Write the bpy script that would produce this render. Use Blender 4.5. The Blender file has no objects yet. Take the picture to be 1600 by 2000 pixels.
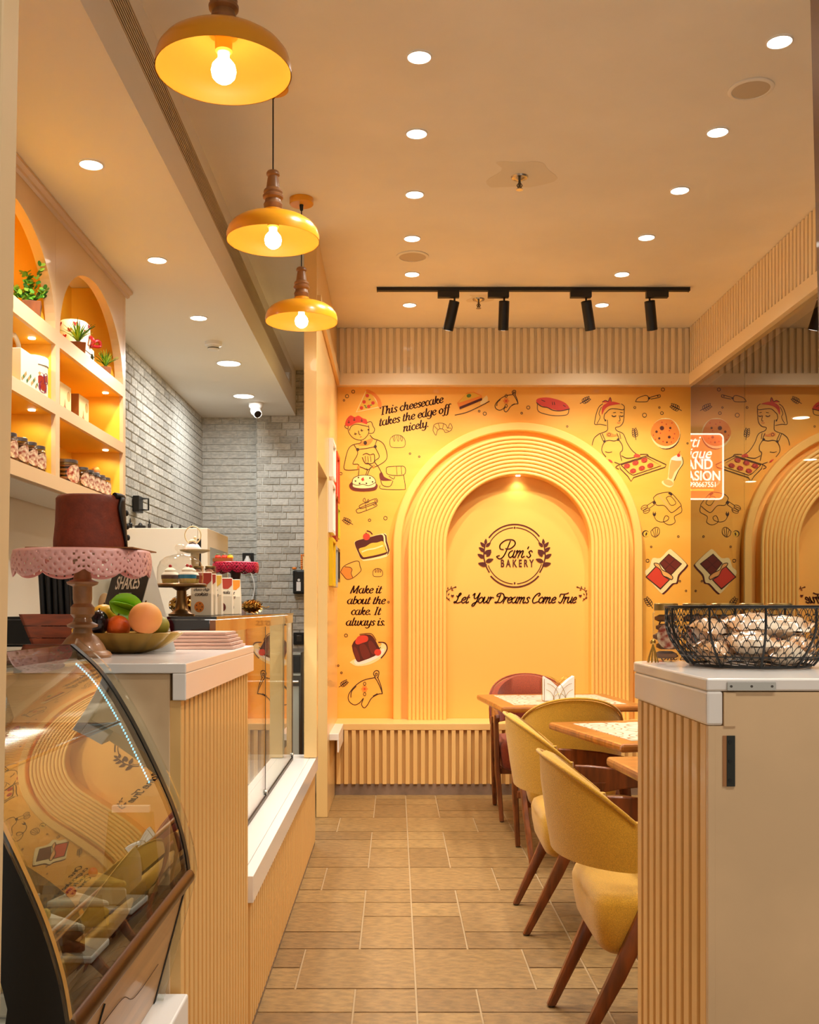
import bpy, math, random
from mathutils import Vector, Matrix
random.seed(7)
SC = bpy.context.scene
COL = SC.collection
PI = math.pi
# ------------------------------------------------------------------ camera
F, EYE, VX, VY = 2010.0, 1.27, 773.0, 1188.0      # focal length in px, eye height, vanishing point (1600x2000 frame)
cam = bpy.data.cameras.new('camera'); camo = bpy.data.objects.new('camera', cam); COL.objects.link(camo)
camo.location = (0, 0, EYE); camo.rotation_euler = (PI/2, 0, 0)
cam.sensor_fit = 'VERTICAL'; cam.sensor_height = 36; cam.sensor_width = 28.8
cam.lens = 36*F/2000; cam.shift_x = (800-VX)/2000; cam.shift_y = (VY-1000)/2000; cam.clip_start = .03
SC.camera = camo
# ------------------------------------------------------------------ world, exposure, light levels
w = bpy.data.worlds.new('world'); SC.world = w; w.use_nodes = True
bg = w.node_tree.nodes['Background']; bg.inputs[0].default_value = (1, .90, .76, 1); bg.inputs[1].default_value = .55
SC.view_settings.view_transform = 'Standard'; SC.view_settings.look = 'None'
SC.view_settings.gamma = 1; SC.view_settings.use_curve_mapping = False; SC.view_settings.exposure = .19
WARM = (1, .95, .85); NEUT = (.95, 1, 1); AMBER = (1, .80, .46); COOL = (.93, .97, 1)
P_MAIN, P_KITCH, P_TRACK, P_PEND, P_SHELF, P_CASE = 56, 11, 55, 6.2, .65, 17
SC.cycles.max_bounces = 7; SC.cycles.diffuse_bounces = 4; SC.cycles.glossy_bounces = 4; SC.cycles.transmission_bounces = 6; SC.cycles.transparent_max_bounces = 10
SC.cycles.caustics_reflective = False; SC.cycles.caustics_refractive = False; SC.cycles.sample_clamp_indirect = 6; SC.cycles.use_adaptive_sampling = True; SC.cycles.adaptive_threshold = .04
# ------------------------------------------------------------------ helpers
def W(px, py, d): return Vector(((px-VX)/F*d, d, EYE-(py-VY)/F*d))
def lin(c):
    c = c/255.0
    return c/12.92 if c <= .04045 else ((c+.055)/1.055)**2.4
def rgb(t): return (lin(t[0]), lin(t[1]), lin(t[2]), 1)
M = {}
def mat(name, col, rough=.5, metal=0, noise=0, nscale=8, bump=0, bscale=60, emit=0, coat=0, stretch=None, trans=0, col2=None, sheen=0, spec=.5):
    m = bpy.data.materials.new(name); m.use_nodes = True; nt = m.node_tree
    b = nt.nodes['Principled BSDF']
    b.inputs['Base Color'].default_value = rgb(col); b.inputs['Roughness'].default_value = rough
    b.inputs['Metallic'].default_value = metal; b.inputs['Coat Weight'].default_value = coat
    b.inputs['Specular IOR Level'].default_value = spec
    b.inputs['Transmission Weight'].default_value = trans; b.inputs['Sheen Weight'].default_value = sheen
    if emit:
        b.inputs['Emission Color'].default_value = rgb(col); b.inputs['Emission Strength'].default_value = emit
    if noise or bump:
        tc = nt.nodes.new('ShaderNodeTexCoord'); mp = nt.nodes.new('ShaderNodeMapping')
        nt.links.new(tc.outputs['Object'], mp.inputs[0])
        if stretch: mp.inputs['Scale'].default_value = stretch
    if noise:
        n = nt.nodes.new('ShaderNodeTexNoise'); n.inputs['Scale'].default_value = nscale; n.inputs['Detail'].default_value = 5
        nt.links.new(mp.outputs[0], n.inputs[0])
        r = nt.nodes.new('ShaderNodeValToRGB')
        c2 = col2 or tuple(max(0, c*(1-noise)) for c in col)
        r.color_ramp.elements[0].position = .35; r.color_ramp.elements[1].position = .66
        r.color_ramp.elements[0].color = rgb(c2); r.color_ramp.elements[1].color = rgb(col)
        nt.links.new(n.outputs[0], r.inputs[0]); nt.links.new(r.outputs[0], b.inputs['Base Color'])
    if bump:
        n2 = nt.nodes.new('ShaderNodeTexNoise'); n2.inputs['Scale'].default_value = bscale; n2.inputs['Detail'].default_value = 4
        nt.links.new(mp.outputs[0], n2.inputs[0])
        bp = nt.nodes.new('ShaderNodeBump'); bp.inputs['Strength'].default_value = bump; bp.inputs['Distance'].default_value = .004
        nt.links.new(n2.outputs[0], bp.inputs['Height']); nt.links.new(bp.outputs[0], b.inputs['Normal'])
    M[name] = m
    return m
def glassmat(name, tint, ior=1.5, add=0.0, rough=0.0):
    m = bpy.data.materials.new(name); m.use_nodes = True; nt = m.node_tree
    for n in list(nt.nodes):
        if n.type != 'OUTPUT_MATERIAL': nt.nodes.remove(n)
    out = [n for n in nt.nodes][0]
    t = nt.nodes.new('ShaderNodeBsdfTransparent'); t.inputs[0].default_value = rgb(tint)
    g = nt.nodes.new('ShaderNodeBsdfGlossy'); g.inputs['Roughness'].default_value = rough
    lw = nt.nodes.new('ShaderNodeLayerWeight'); lw.inputs[0].default_value = .5
    fr = nt.nodes.new('ShaderNodeMath'); fr.operation = 'POWER'; fr.inputs[1].default_value = 5
    nt.links.new(lw.outputs['Facing'], fr.inputs[0])
    f0 = ((ior-1)/(ior+1))**2+add
    ad = nt.nodes.new('ShaderNodeMath'); ad.operation = 'MULTIPLY_ADD'; ad.use_clamp = True; ad.inputs[1].default_value = .9*(1-f0); ad.inputs[2].default_value = f0
    mx = nt.nodes.new('ShaderNodeMixShader')
    nt.links.new(fr.outputs[0], ad.inputs[0]); nt.links.new(ad.outputs[0], mx.inputs[0])
    nt.links.new(t.outputs[0], mx.inputs[1]); nt.links.new(g.outputs[0], mx.inputs[2]); nt.links.new(mx.outputs[0], out.inputs[0])
    M[name] = m
    return m
class MB:
    def __init__(s): s.v = []; s.f = []; s.m = []; s.k = 0
    def face(s, pts):
        b = len(s.v); s.v += [tuple(p) for p in pts]; s.f.append(tuple(range(b, b+len(pts)))); s.m.append(s.k); return s
    def box(s, x0, x1, y0, y1, z0, z1):
        b = len(s.v)
        s.v += [(x0,y0,z0),(x1,y0,z0),(x1,y1,z0),(x0,y1,z0),(x0,y0,z1),(x1,y0,z1),(x1,y1,z1),(x0,y1,z1)]
        for q in ((0,3,2,1),(4,5,6,7),(0,1,5,4),(1,2,6,5),(2,3,7,6),(3,0,4,7)):
            s.f.append(tuple(b+i for i in q)); s.m.append(s.k)
        return s
    def rings(s, rings, cap=True, closed=False):
        n = len(rings[0]); b = len(s.v)
        for r in rings: s.v += [tuple(p) for p in r]
        R = len(rings)
        for i in range(R if closed else R-1):
            for j in range(n):
                a0 = b+i*n+j; a1 = b+i*n+(j+1)%n; c0 = b+((i+1)%R)*n+j; c1 = b+((i+1)%R)*n+(j+1)%n
                s.f.append((a0, a1, c1, c0)); s.m.append(s.k)
        if cap and not closed:
            s.f.append(tuple(b+j for j in range(n))[::-1]); s.m.append(s.k)
            s.f.append(tuple(b+(R-1)*n+j for j in range(n))); s.m.append(s.k)
        return s
    def tube(s, pts, r, n=8, closed=False, cap=True):
        pts = [Vector(p) for p in pts]; N = len(pts); rs = r if isinstance(r, (list, tuple)) else [r]*N
        prev = None; rings = []
        for i, p in enumerate(pts):
            if closed: t = pts[(i+1) % N]-pts[i-1]
            else: t = pts[min(i+1, N-1)]-pts[max(i-1, 0)]
            t.normalize()
            if prev is None:
                u = t.orthogonal().normalized()
            else:
                u = prev-t*prev.dot(t)
                u = u.normalized() if u.length > 1e-6 else t.orthogonal().normalized()
            prev = u; v = t.cross(u)
            rings.append([p+(u*math.cos(2*PI*k/n)+v*math.sin(2*PI*k/n))*rs[i] for k in range(n)])
        return s.rings(rings, cap, closed)
    def lathe(s, prof, n=24, c=(0, 0, 0), cap=True, a=1, b=1, wob=None):
        return s.rings([[(c[0]+r*a*math.cos(2*PI*k/n)*(wob(k/n, r, z) if wob else 1), c[1]+r*b*math.sin(2*PI*k/n)*(wob(k/n, r, z) if wob else 1), c[2]+z) for k in range(n)] for r, z in prof], cap)
    def ball(s, c, r, n=12, m=8, sx=1, sy=1, sz=1):
        pr = [(math.sin(PI*i/m)*r if 0 < i < m else r*.01, -math.cos(PI*i/m)*r*sz) for i in range(m+1)]
        return s.lathe(pr, n, c, True, sx, sy)
    def prism(s, poly, f0, f1):      # poly of 2-D points; f0/f1 map (a,b) to 3-D
        n = len(poly); b = len(s.v)
        s.v += [tuple(f0(*p)) for p in poly]+[tuple(f1(*p)) for p in poly]
        s.f.append(tuple(range(b, b+n))); s.m.append(s.k); s.f.append(tuple(range(b+n, b+2*n))[::-1]); s.m.append(s.k)
        for i in range(n):
            j = (i+1) % n; s.f.append((b+j, b+i, b+n+i, b+n+j)); s.m.append(s.k)
        return s
    def sheet(s, grid):
        R = len(grid); C = len(grid[0]); b = len(s.v)
        for r in grid: s.v += [tuple(p) for p in r]
        for i in range(R-1):
            for j in range(C-1):
                s.f.append((b+i*C+j, b+i*C+j+1, b+(i+1)*C+j+1, b+(i+1)*C+j)); s.m.append(s.k)
        return s
    def xf(s, mx, start=0):
        for i in range(start, len(s.v)): s.v[i] = tuple(mx @ Vector(s.v[i]))
        return s
    def build(s, name, mats, parent=None, smooth=None, bevel=0, world=False, thick=0, sub=0, fix=True):
        me = bpy.data.meshes.new(name)
        off = parent.location if (parent is not None and world) else Vector((0, 0, 0))
        me.from_pydata([(x-off[0], y-off[1], z-off[2]) for x, y, z in s.v], [], s.f)
        ms = mats if isinstance(mats, (list, tuple)) else [mats]
        for m in ms: me.materials.append(M[m])
        if len(ms) > 1: me.polygons.foreach_set('material_index', s.m)
        if fix:
            import bmesh
            bm = bmesh.new(); bm.from_mesh(me); bmesh.ops.recalc_face_normals(bm, faces=bm.faces); bm.to_mesh(me); bm.free()
        if smooth is not None:
            me.polygons.foreach_set('use_smooth', [True]*len(me.polygons)); me.set_sharp_from_angle(angle=math.radians(smooth))
        me.update()
        return link(name, me, parent, bevel, thick, sub)
def link(name, me, parent=None, bevel=0, thick=0, sub=0):
    o = bpy.data.objects.new(name, me); COL.objects.link(o)
    if parent is not None: o.parent = parent
    if thick:
        q = o.modifiers.new('solid', 'SOLIDIFY'); q.thickness = thick; q.offset = 0
    if sub:
        q = o.modifiers.new('sub', 'SUBSURF'); q.levels = sub; q.render_levels = sub
    if bevel:
        q = o.modifiers.new('bevel', 'BEVEL'); q.width = bevel; q.segments = 2; q.limit_method = 'ANGLE'
    return o
def tag(o, label, cat, group=None):
    o['label'] = label; o['category'] = cat
    if group: o['group'] = group
    return o
def thing(name, label, cat, loc=(0, 0, 0), rz=0, group=None):
    o = bpy.data.objects.new(name, None); COL.objects.link(o); o.location = loc; o.rotation_euler = (0, 0, rz); o.empty_display_size = .1
    return tag(o, label, cat, group)
def struct(o, label=None, cat=None):
    o['kind'] = 'structure'
    if label: o['label'] = label; o['category'] = cat or 'wall'
    return o
def sroot(name, label, cat, loc=(0, 0, 0)):
    return struct(thing(name, label, cat, loc))
def dup(root, loc, rz, label, group=None):
    r = root.copy(); COL.objects.link(r); r.location = loc; r.rotation_euler = (0, 0, rz); r['label'] = label
    if group: r['group'] = group
    for ch in list(root.children):
        c = ch.copy(); COL.objects.link(c); c.parent = r
        for g in list(ch.children):
            d = g.copy(); COL.objects.link(d); d.parent = c
    return r
def lamp(kind, name, loc, energy, color, parent=None, size=.05, size_y=None, spot=None, aim=None, blend=.8):
    l = bpy.data.lights.new(name, kind); l.energy = energy; l.color = color
    if kind == 'AREA':
        l.size = size
        if size_y: l.shape = 'RECTANGLE'; l.size_y = size_y
        else: l.shape = 'DISK'
    else: l.shadow_soft_size = size
    if spot: l.spot_size = math.radians(spot); l.spot_blend = blend
    o = bpy.data.objects.new(name, l); COL.objects.link(o)
    if parent is not None: o.parent = parent
    o.location = loc
    if aim is not None:
        o.rotation_euler = Vector(aim).to_track_quat('-Z', 'Y').to_euler()
    return o
def smoothpts(p, n=6, closed=False):
    out = []; N = len(p)
    if N < 3: return [tuple(q) for q in p]
    rng = range(N) if closed else range(N-1)
    for i in rng:
        p0 = p[(i-1) % N] if (closed or i > 0) else p[0]; p1 = p[i]; p2 = p[(i+1) % N]
        p3 = p[(i+2) % N] if (closed or i+2 < N) else p[N-1]
        for k in range(n):
            t = k/n
            out.append(tuple(.5*((2*b)+(-a+c)*t+(2*a-5*b+4*c-d)*t*t+(-a+3*b-3*c+d)*t**3) for a, b, c, d in zip(p0, p1, p2, p3)))
    if not closed: out.append(tuple(p[-1]))
    return out
def ordinal(i): return ['first', 'second', 'third', 'fourth', 'fifth', 'sixth', 'seventh', 'eighth', 'ninth', 'tenth'][i]
# ------------------------------------------------------------------ materials
mat('ceiling_paint', (249, 242, 230), .7, noise=.03, nscale=2)
mat('soffit_paint', (244, 238, 228), .6)
mat('cream', (232, 192, 126), .32, coat=.25)
mat('cream_dark', (226, 196, 150), .4)
mat('slat_cream', (250, 230, 194), .35, coat=.2)
mat('shelf_cream', (228, 192, 146), .35, coat=.15)
mat('slat_yellow', (238, 190, 118), .38, coat=.15)
mat('slat_back', (205, 158, 92), .5)
mat('panel_yellow', (255, 188, 80), .45, coat=.08, noise=.08, nscale=1.6, stretch=(1, 1, 4), col2=(252, 176, 66))
mat('arch_yellow', (252, 196, 106), .42)
mat('arch_field', (250, 186, 92), .45)
mat('niche_yellow', (255, 198, 62), .5)
mat('white_stone', (242, 236, 230), .22, coat=.3)
mat('beige_panel', (232, 198, 154), .45, noise=.05, nscale=5)
mat('stone', (150, 115, 68), .55, noise=.17, nscale=24, bump=.45, bscale=60, stretch=(1, 1.8, 1), spec=.35)
mat('stone_b', (140, 106, 62), .55, noise=.17, nscale=24, bump=.45, bscale=60, stretch=(1, 1.8, 1), spec=.35)
mat('stone_c', (158, 123, 74), .55, noise=.17, nscale=24, bump=.45, bscale=60, stretch=(1, 1.8, 1), spec=.35)
mat('grout', (166, 138, 100), .8)
mat('skirting', (146, 120, 100), .5, noise=.15, nscale=10)
mat('brick_a', (206, 201, 190), .75, noise=.18, nscale=30, bump=.5, bscale=70, stretch=(1, 1, 3))
mat('brick_b', (190, 185, 174), .75, noise=.2, nscale=30, bump=.5, bscale=70, stretch=(1, 1, 3))
mat('brick_c', (218, 213, 202), .75, noise=.15, nscale=30, bump=.5, bscale=70, stretch=(1, 1, 3))
mat('mortar', (228, 224, 214), .85, bump=.3, bscale=90)
mat('wall_white', (236, 226, 208), .5)
mat('black', (14, 13, 13), .4)
mat('black_gloss', (8, 7, 7), .08)
mat('dark_void', (22, 18, 15), .8)
mat('white', (243, 240, 236), .35)
mat('offwhite', (240, 228, 205), .45)
mat('led', (255, 246, 232), .5, emit=9)
mat('led_cool', (150, 215, 240), .5, emit=2)
mat('bulb', (255, 240, 205), .5, emit=14)
mat('lamp_yellow', (246, 168, 22), .28, coat=.4)
mat('lamp_inner', (255, 192, 70), .45)
mat('turned_wood', (178, 122, 72), .4, noise=.3, nscale=14, stretch=(1, 1, .3))
mat('metal', (190, 186, 178), .25, metal=1)
mat('steel_dark', (92, 86, 80), .3, metal=1)
mat('vent_bar', (226, 206, 178), .4)
mat('table_wood', (186, 112, 44), .28, noise=.22, nscale=9, stretch=(1, 5, 1), coat=.3)
mat('chair_wood', (140, 74, 32), .35, noise=.3, nscale=10, stretch=(4, 4, .6), coat=.15)
mat('olive_fabric', (222, 164, 36), .9, noise=.14, nscale=340, bump=.5, bscale=420, sheen=.3)
mat('rust_fabric', (158, 62, 24), .85, noise=.15, nscale=160, bump=.4, bscale=300, sheen=.3)
mat('print_brown', (84, 24, 10), .5)
mat('print_line', (62, 34, 14), .55)
mat('print_red', (218, 64, 40), .5)
mat('print_orange', (244, 140, 48), .5)
mat('print_peach', (250, 176, 96), .5)
mat('print_cream', (255, 226, 158), .5)
mat('print_choco', (112, 36, 20), .5)
mat('print_gold', (240, 186, 60), .5)
mat('print_white', (246, 236, 220), .5)
mat('print_green', (96, 130, 50), .5)
glassmat('glass', (250, 252, 250), 1.5, .02)
glassmat('display_glass', (246, 248, 244), 1.55, .10)
glassmat('case_glass', (232, 234, 226), 1.5, .20)
glassmat('mirror_glass', (190, 168, 148), 1.5, .33)
# ================================================================== structure
CE = 3.248; SOF = 2.87; XB = -.831; XL = -1.63; XP = -.415; XR = 2.10; DB = 7.32; DK = 8.65
# --- floor: stone pavers laid in a mixed 20/40 cm pattern
fl = sroot('floor', 'mixed size beige stone paver floor', 'floor')
MB().box(-1.75, 2.2, -1.2, 8.9, -.08, -.003).build('grout_bed', 'grout', fl)
U = .2013; X0 = .067
pat = [(0,1,0,1),(1,3,0,1),(0,2,1,3),(2,3,1,2),(2,3,2,3),(0,1,3,5),(1,3,3,4),(1,3,4,6),(0,1,5,6)]
tile_me = {}
D0 = F*EYE/(1977-VY)
for s in range(-3, 4):
    for blk in range(-5, 4):
        for (a, b, r0, r1) in pat:
            if s % 2: a, b = 3-b, 3-a
            key = (b-a, r1-r0)
            xa = X0+(s*3+a)*U; ya = D0+(blk*6+r0)*U
            if ya > 7.0 or ya+key[1]*U < -.9 or xa > 2.1 or xa+key[0]*U < -1.65: continue
            mi = random.choice(['stone', 'stone', 'stone_b', 'stone_c'])
            if (key, mi) not in tile_me:
                g = .0028; wq, hq = key[0]*U, key[1]*U
                m_ = MB(); m_.prism([(g, g), (wq-g, g), (wq-g, hq-g), (g, hq-g)], lambda x, y: (x, y, -.01), lambda x, y: (x, y, -.0015))
                m_.prism([(g+.002, g+.002), (wq-g-.002, g+.002), (wq-g-.002, hq-g-.002), (g+.002, hq-g-.002)], lambda x, y: (x, y, -.0016), lambda x, y: (x, y, 0))
                o = m_.build('tile', mi, fl); tile_me[(key, mi)] = o.data
            else: o = link('tile', tile_me[(key, mi)], fl)
            o.location = (xa, ya, random.uniform(-.0006, 0))
# --- ceilings
ce = sroot('ceiling', 'smooth main ceiling painted warm white', 'ceiling')
MB().box(XB-.02, 2.2, -.6, 9.0, CE, CE+.08).build('ceiling_board', 'ceiling_paint', ce)
cc = MB(); pts = [(math.cos(a)*(.17+.05*math.sin(3*a+1)+.02*math.sin(7*a)), math.sin(a)*(.16+.05*math.cos(2*a))) for a in [2*PI*i/40 for i in range(40)]]
mat('ceiling_patch', (236, 226, 208), .8)
for (px, py, sc) in ((1012, 341, 1), (935, 583, .55)):
    q = W(px, py, (CE-EYE)*F/(VY-py)); m_ = MB().prism([(q.x+x*sc*.8, q.y+y*sc*1.2) for x, y in pts], lambda x, y: (x, y, CE-.0012), lambda x, y: (x, y, CE-.0004)); m_.build('plaster_patch', 'ceiling_patch', ce)
bh = sroot('ceiling_bulkhead', 'lowered ceiling over the kitchen side', 'ceiling')
MB().box(XL-.1, XB, -.6, DK, SOF, SOF+.02).build('soffit_board', 'soffit_paint', bh)
MB().box(XB-.02, XB, -.6, DK, SOF+.02, 3.033).build('fascia_lower', 'soffit_paint', bh)
MB().box(XB-.02, XB, -.6, DK, 3.165, CE).build('fascia_upper', 'soffit_paint', bh)
MB().box(XB-.02, XB, 8.25, DK, 3.033, 3.165).build('fascia_end', 'soffit_paint', bh)
av = thing('air_vent', 'long linear air conditioning grille in the bulkhead face', 'vent', (XB, 4, 3.033))
MB().box(XB-.09, XB-.075, -.6, 8.25, 3.033, 3.165).build('duct_backing', 'dark_void', av, world=True)
MB().box(XB-.075, XB, -.6, 8.25, 3.0335, 3.037).box(XB-.075, XB, -.6, 8.25, 3.161, 3.1645).build('vent_frame', 'vent_bar', av, world=True)
for i in range(8):
    z = 3.042+i*.0152
    MB().box(XB-.0025, XB-.001, -.6, 8.249, z+.001, z+.0066).build('slat', 'vent_bar', av, world=True)
# --- left walls
struct(MB().box(XL-.12, XL, -.6, 6.05, 0, SOF).build('wall_left', 'wall_white'), 'plain off white wall behind the shelving', 'wall')
BW, BH, JT = .147, .0575, .006
def brick_wall(name, label, faces, limit):
    root = sroot(name, label, 'wall', (0, 0, 0)); allb = []; mes = {}
    for (org, ux, nx, L, H, col0) in faces:
        ux = Vector(ux); nx = Vector(nx); org = Vector(org)
        a = org-nx*.1; pts = [a, a+ux*L, org+ux*L, org]
        MB().prism([(0, 0), (L, 0), (L, H), (0, H)], lambda u, z: org+ux*u+Vector((0, 0, z))-nx*.004, lambda u, z: org+ux*u+Vector((0, 0, z))-nx*.08).build('mortar_bed', 'mortar', root)
        rows = int(H/BH)+1
        for r in range(rows):
            z0 = r*BH; z1 = min(H, z0+BH-JT)
            if z1-z0 < .01: continue
            u = -((r*.5+col0+.12*((r*7) % 3)) % 1)*BW
            while u < L:
                a0, a1 = max(u, 0), min(u+BW-JT, L)
                if a1-a0 > .012: allb.append((org, ux, nx, a0, a1, z0, z1))
                u += BW
    def vis(b):
        c = b[0]+b[1]*(b[3]+b[4])*.5; z = (b[5]+b[6])/2
        if z < 1.2: return 99+c.y
        return c.y+(.0 if c.x < -1.5 else 0)
    allb.sort(key=vis)
    rest = MB()
    for i, (org, ux, nx, a0, a1, z0, z1) in enumerate(allb):
        if i < limit:
            key = (round(a1-a0, 3), round(z1-z0, 3), tuple(nx)); mi = random.choice(['brick_a', 'brick_a', 'brick_b', 'brick_c'])
            k2 = key+(mi,)
            if k2 not in mes:
                wq, hq = a1-a0, z1-z0; e = .003
                m_ = MB(); f = lambda u, z, n: ux*u+Vector((0, 0, z))+nx*n
                m_.rings([[f(0, 0, -.004), f(wq, 0, -.004), f(wq, hq, -.004), f(0, hq, -.004)], [f(0, 0, .004), f(wq, 0, .004), f(wq, hq, .004), f(0, hq, .004)], [f(e, e, .008), f(wq-e, e, .008), f(wq-e, hq-e, .008), f(e, hq-e, .008)]])
                o = m_.build('brick', mi, root); mes[k2] = o.data
            else: o = link('brick', mes[k2], root)
            o.location = org+ux*a0+Vector((0, 0, z0))+nx*random.uniform(-.002, .0015)
        else:
            p = org+ux*a0+Vector((0, 0, z0)); q = org+ux*a1+Vector((0, 0, z1))+nx*.007
            rest.box(min(p.x, q.x), max(p.x, q.x), min(p.y, q.y), max(p.y, q.y), min(p.z, q.z), max(p.z, q.z))
    if rest.v:
        o = rest.build('bricks', 'brick_a', root); o['kind'] = 'stuff'
    return root
brick_wall('wall_left_brick', 'left kitchen wall of rough grey bricks', [((XL, 6.05, 0), (0, 1, 0), (1, 0, 0), DK-6.05, SOF, 0)], 300)
PXA = (505-VX)/F*DK
brick_wall('wall_kitchen_back', 'far kitchen wall of grey bricks with a shallow pillar', [((XL, DK, 0), (1, 0, 0), (0, -1, 0), PXA-XL, SOF, 0.2), ((PXA, DK-.09, 0), (1, 0, 0), (0, -1, 0), XP-PXA+.1, CE, .55), ((PXA, DK-.09, 0), (0, 1, 0), (-1, 0, 0), .09, SOF, .1)], 300)
# --- back wall with mural panel
wb = sroot('wall_back', 'yellow mural wall printed with bakery drawings', 'wall')
MB().box(XP-.07, XR, DB, DB+.1, 0, CE).build('panel_board', 'panel_yellow', wb)
MB().box(XP, XR, DB-.075, DB, 2.842, 2.925).build('plain_band', 'slat_cream', wb, bevel=.002)
MB().box(XP, XR, DB-.045, DB, 2.925, CE-.001).build('slat_backing', 'slat_cream', wb)
sm = None; P = .0497; n = int((XR-XP-.04)/P)
for i in range(n+1):
    if sm is None:
        o = MB().box(0, .0285, -.022, 0, 2.925, CE-.002).build('slat', 'slat_cream', wb, bevel=.0015); sm = o
    else: o = sm.copy(); COL.objects.link(o)
    o.location = (XP+.02+i*P, DB-.045, 0)
# low bench ledge with slatted front
be = sroot('trim_1', 'low slatted ledge along the mural wall', 'ledge')
DF = 6.99; BT = .487
MB().box(XP, XR, DF+.02, DB-.001, .075, BT-.045).build('ledge_core', 'slat_back', be)
MB().box(XP, XR, DF-.004, DB-.001, BT-.045, BT).build('ledge_top', 'slat_yellow', be, bevel=.003)
MB().box(XP, XR, DF+.012, DB-.001, 0, .075).build('stone_skirting', 'skirting', be)
sm = None; P = .0522
for i in range(int((XR-XP)/P)):
    if sm is None:
        o = sm = MB().box(0, .028, -.022, 0, .075, BT-.0451).build('slat', 'slat_yellow', be, bevel=.0015)
    else: o = sm.copy(); COL.objects.link(o)
    o.location = (XP+.012+i*P, DF+.02, 0)
# --- ribbed arch on the back wall
ar = thing('wall_arch', 'large ribbed yellow arch framing the bakery sign', 'arch', (W(1010, 1188, DB).x, DB, BT))
SCL = DB/F
AX, AZ = W(1010, 1070, DB).x, W(1010, 1070, DB).z
def archsec(r0, r1, prof, name, m, smooth=40):
    # prof: list of (t across 0..1, depth toward room)
    path = [(-1, BT)]+[(None, PI-a) for a in [PI*i/48 for i in range(49)]]+[(1, BT)]
    rings = []
    for k in range(51):
        ring = []
        for t, dep in prof:
            r = r0+(r1-r0)*t
            if k == 0: x, z = AX-r, BT+.0005
            elif k == 50: x, z = AX+r, BT+.0005
            else:
                a = PI-PI*(k-1)/48; x, z = AX+r*math.cos(a), AZ+r*math.sin(a)
            ring.append((x, DB-dep, z))
        rings.append(ring)
    return MB().rings(rings).build(name, m, ar, smooth, world=True)
rib0, rib1 = 139.5*SCL, 214*SCL
MB().prism([(AX-rib0, BT+.0005), (AX+rib0, BT+.0005)]+[(AX+rib0*math.cos(PI*i/40), AZ+rib0*math.sin(PI*i/40)) for i in range(41)], lambda x, z: (x, DB-.0001, z), lambda x, z: (x, DB-.0006, z)).build('inner_field', 'arch_field', ar, world=True)
archsec(226*SCL, 242*SCL, [(0, .0), (0, .058), (.12, .064), (.88, .064), (1, .058), (1, .0)], 'outer_band', 'arch_yellow')
archsec(213.5*SCL, 226*SCL, [(0, 0), (0, .012), (1, .012), (1, 0)], 'recess_strip', 'arch_yellow')
archsec(rib0+.001, rib1-.001, [(0, .0), (0, .10), (1, .10), (1, .0)], 'rib_base', 'arch_yellow')
for i in range(10):
    a = rib0+(rib1-rib0)*i/10; b = rib0+(rib1-rib0)*(i+1)/10-.0022
    archsec(a, b, [(0, .099)]+[(.5-.5*math.cos(PI*j/6), .103+.010*math.sin(PI*j/6)) for j in range(7)]+[(1, .099)], 'rib', 'arch_yellow', 60)
# --- left partition between kitchen and seating
pa = sroot('wall_partition', 'cream partition with doorway beside the mural wall', 'wall')
XQ = XP-.068
MB().box(XQ, XP, 5.42, 5.50, .482, CE-.001).build('post', 'cream', pa, bevel=.002)
MB().box(XQ, XP, 5.501, 6.249, 2.06, CE-.001).build('header_panel', 'cream', pa)
MB().box(XQ, XP, 6.25, DB-.001, 0, CE-.001).build('side_panel', 'cream', pa, bevel=.002)
MB().box(XP, XP+.022, 5.43, DB-.08, 2.842, 2.925).build('band', 'cream', pa, bevel=.002)
MB().box(XP, XP+.06, 6.42, DF-.01, .445, .487).build('stone_ledge', 'white_stone', pa, bevel=.003)
MB().box(XP+.05, XP+.06, 6.42, DF-.01, .37, .445).build('ledge_apron', 'white_stone', pa, bevel=.002)
# --- right: slatted band over tinted glass
ra = sroot('wall_right', 'slatted fascia above the tinted glass wall', 'wall')
MB().box(XR-.035, XR+.1, .5, DB-.076, 2.842, 2.925).build('plain_band', 'slat_cream', ra, bevel=.002)
MB().box(XR-.01, XR+.1, .5, DB-.076, 2.925, CE-.001).build('slat_backing', 'slat_cream', ra)
sm = None; P = .0497
for i in range(64):
    if sm is None:
        o = sm = MB().box(-.022, 0, 0, .0285, 2.925, CE-.002).build('slat', 'slat_cream', ra, bevel=.0015)
    else: o = sm.copy(); COL.objects.link(o)
    o.location = (XR-.01, DB-.11-i*P, 0)
MB().box(XR, XR+.1, .5, DB-.001, 0, BT).build('dado', 'slat_yellow', ra)
wi = sroot('window_1', 'tinted reflective glass wall on the right', 'glass wall', (XR, 5, BT))
yy = DB-.004
while yy > .6:
    y2 = max(.5, yy-1.12)
    MB().face([(XR, y2+.003, BT+.001), (XR, yy, BT+.001), (XR, yy, 2.841), (XR, y2+.003, 2.841)]).build('pane', 'mirror_glass', wi, world=True, fix=False)
    MB().box(XR+.0005, XR+.006, y2-.0005, y2+.003, BT+.001, 2.841).build('pane_joint', 'dark_void', wi, world=True)
    yy = y2
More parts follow.
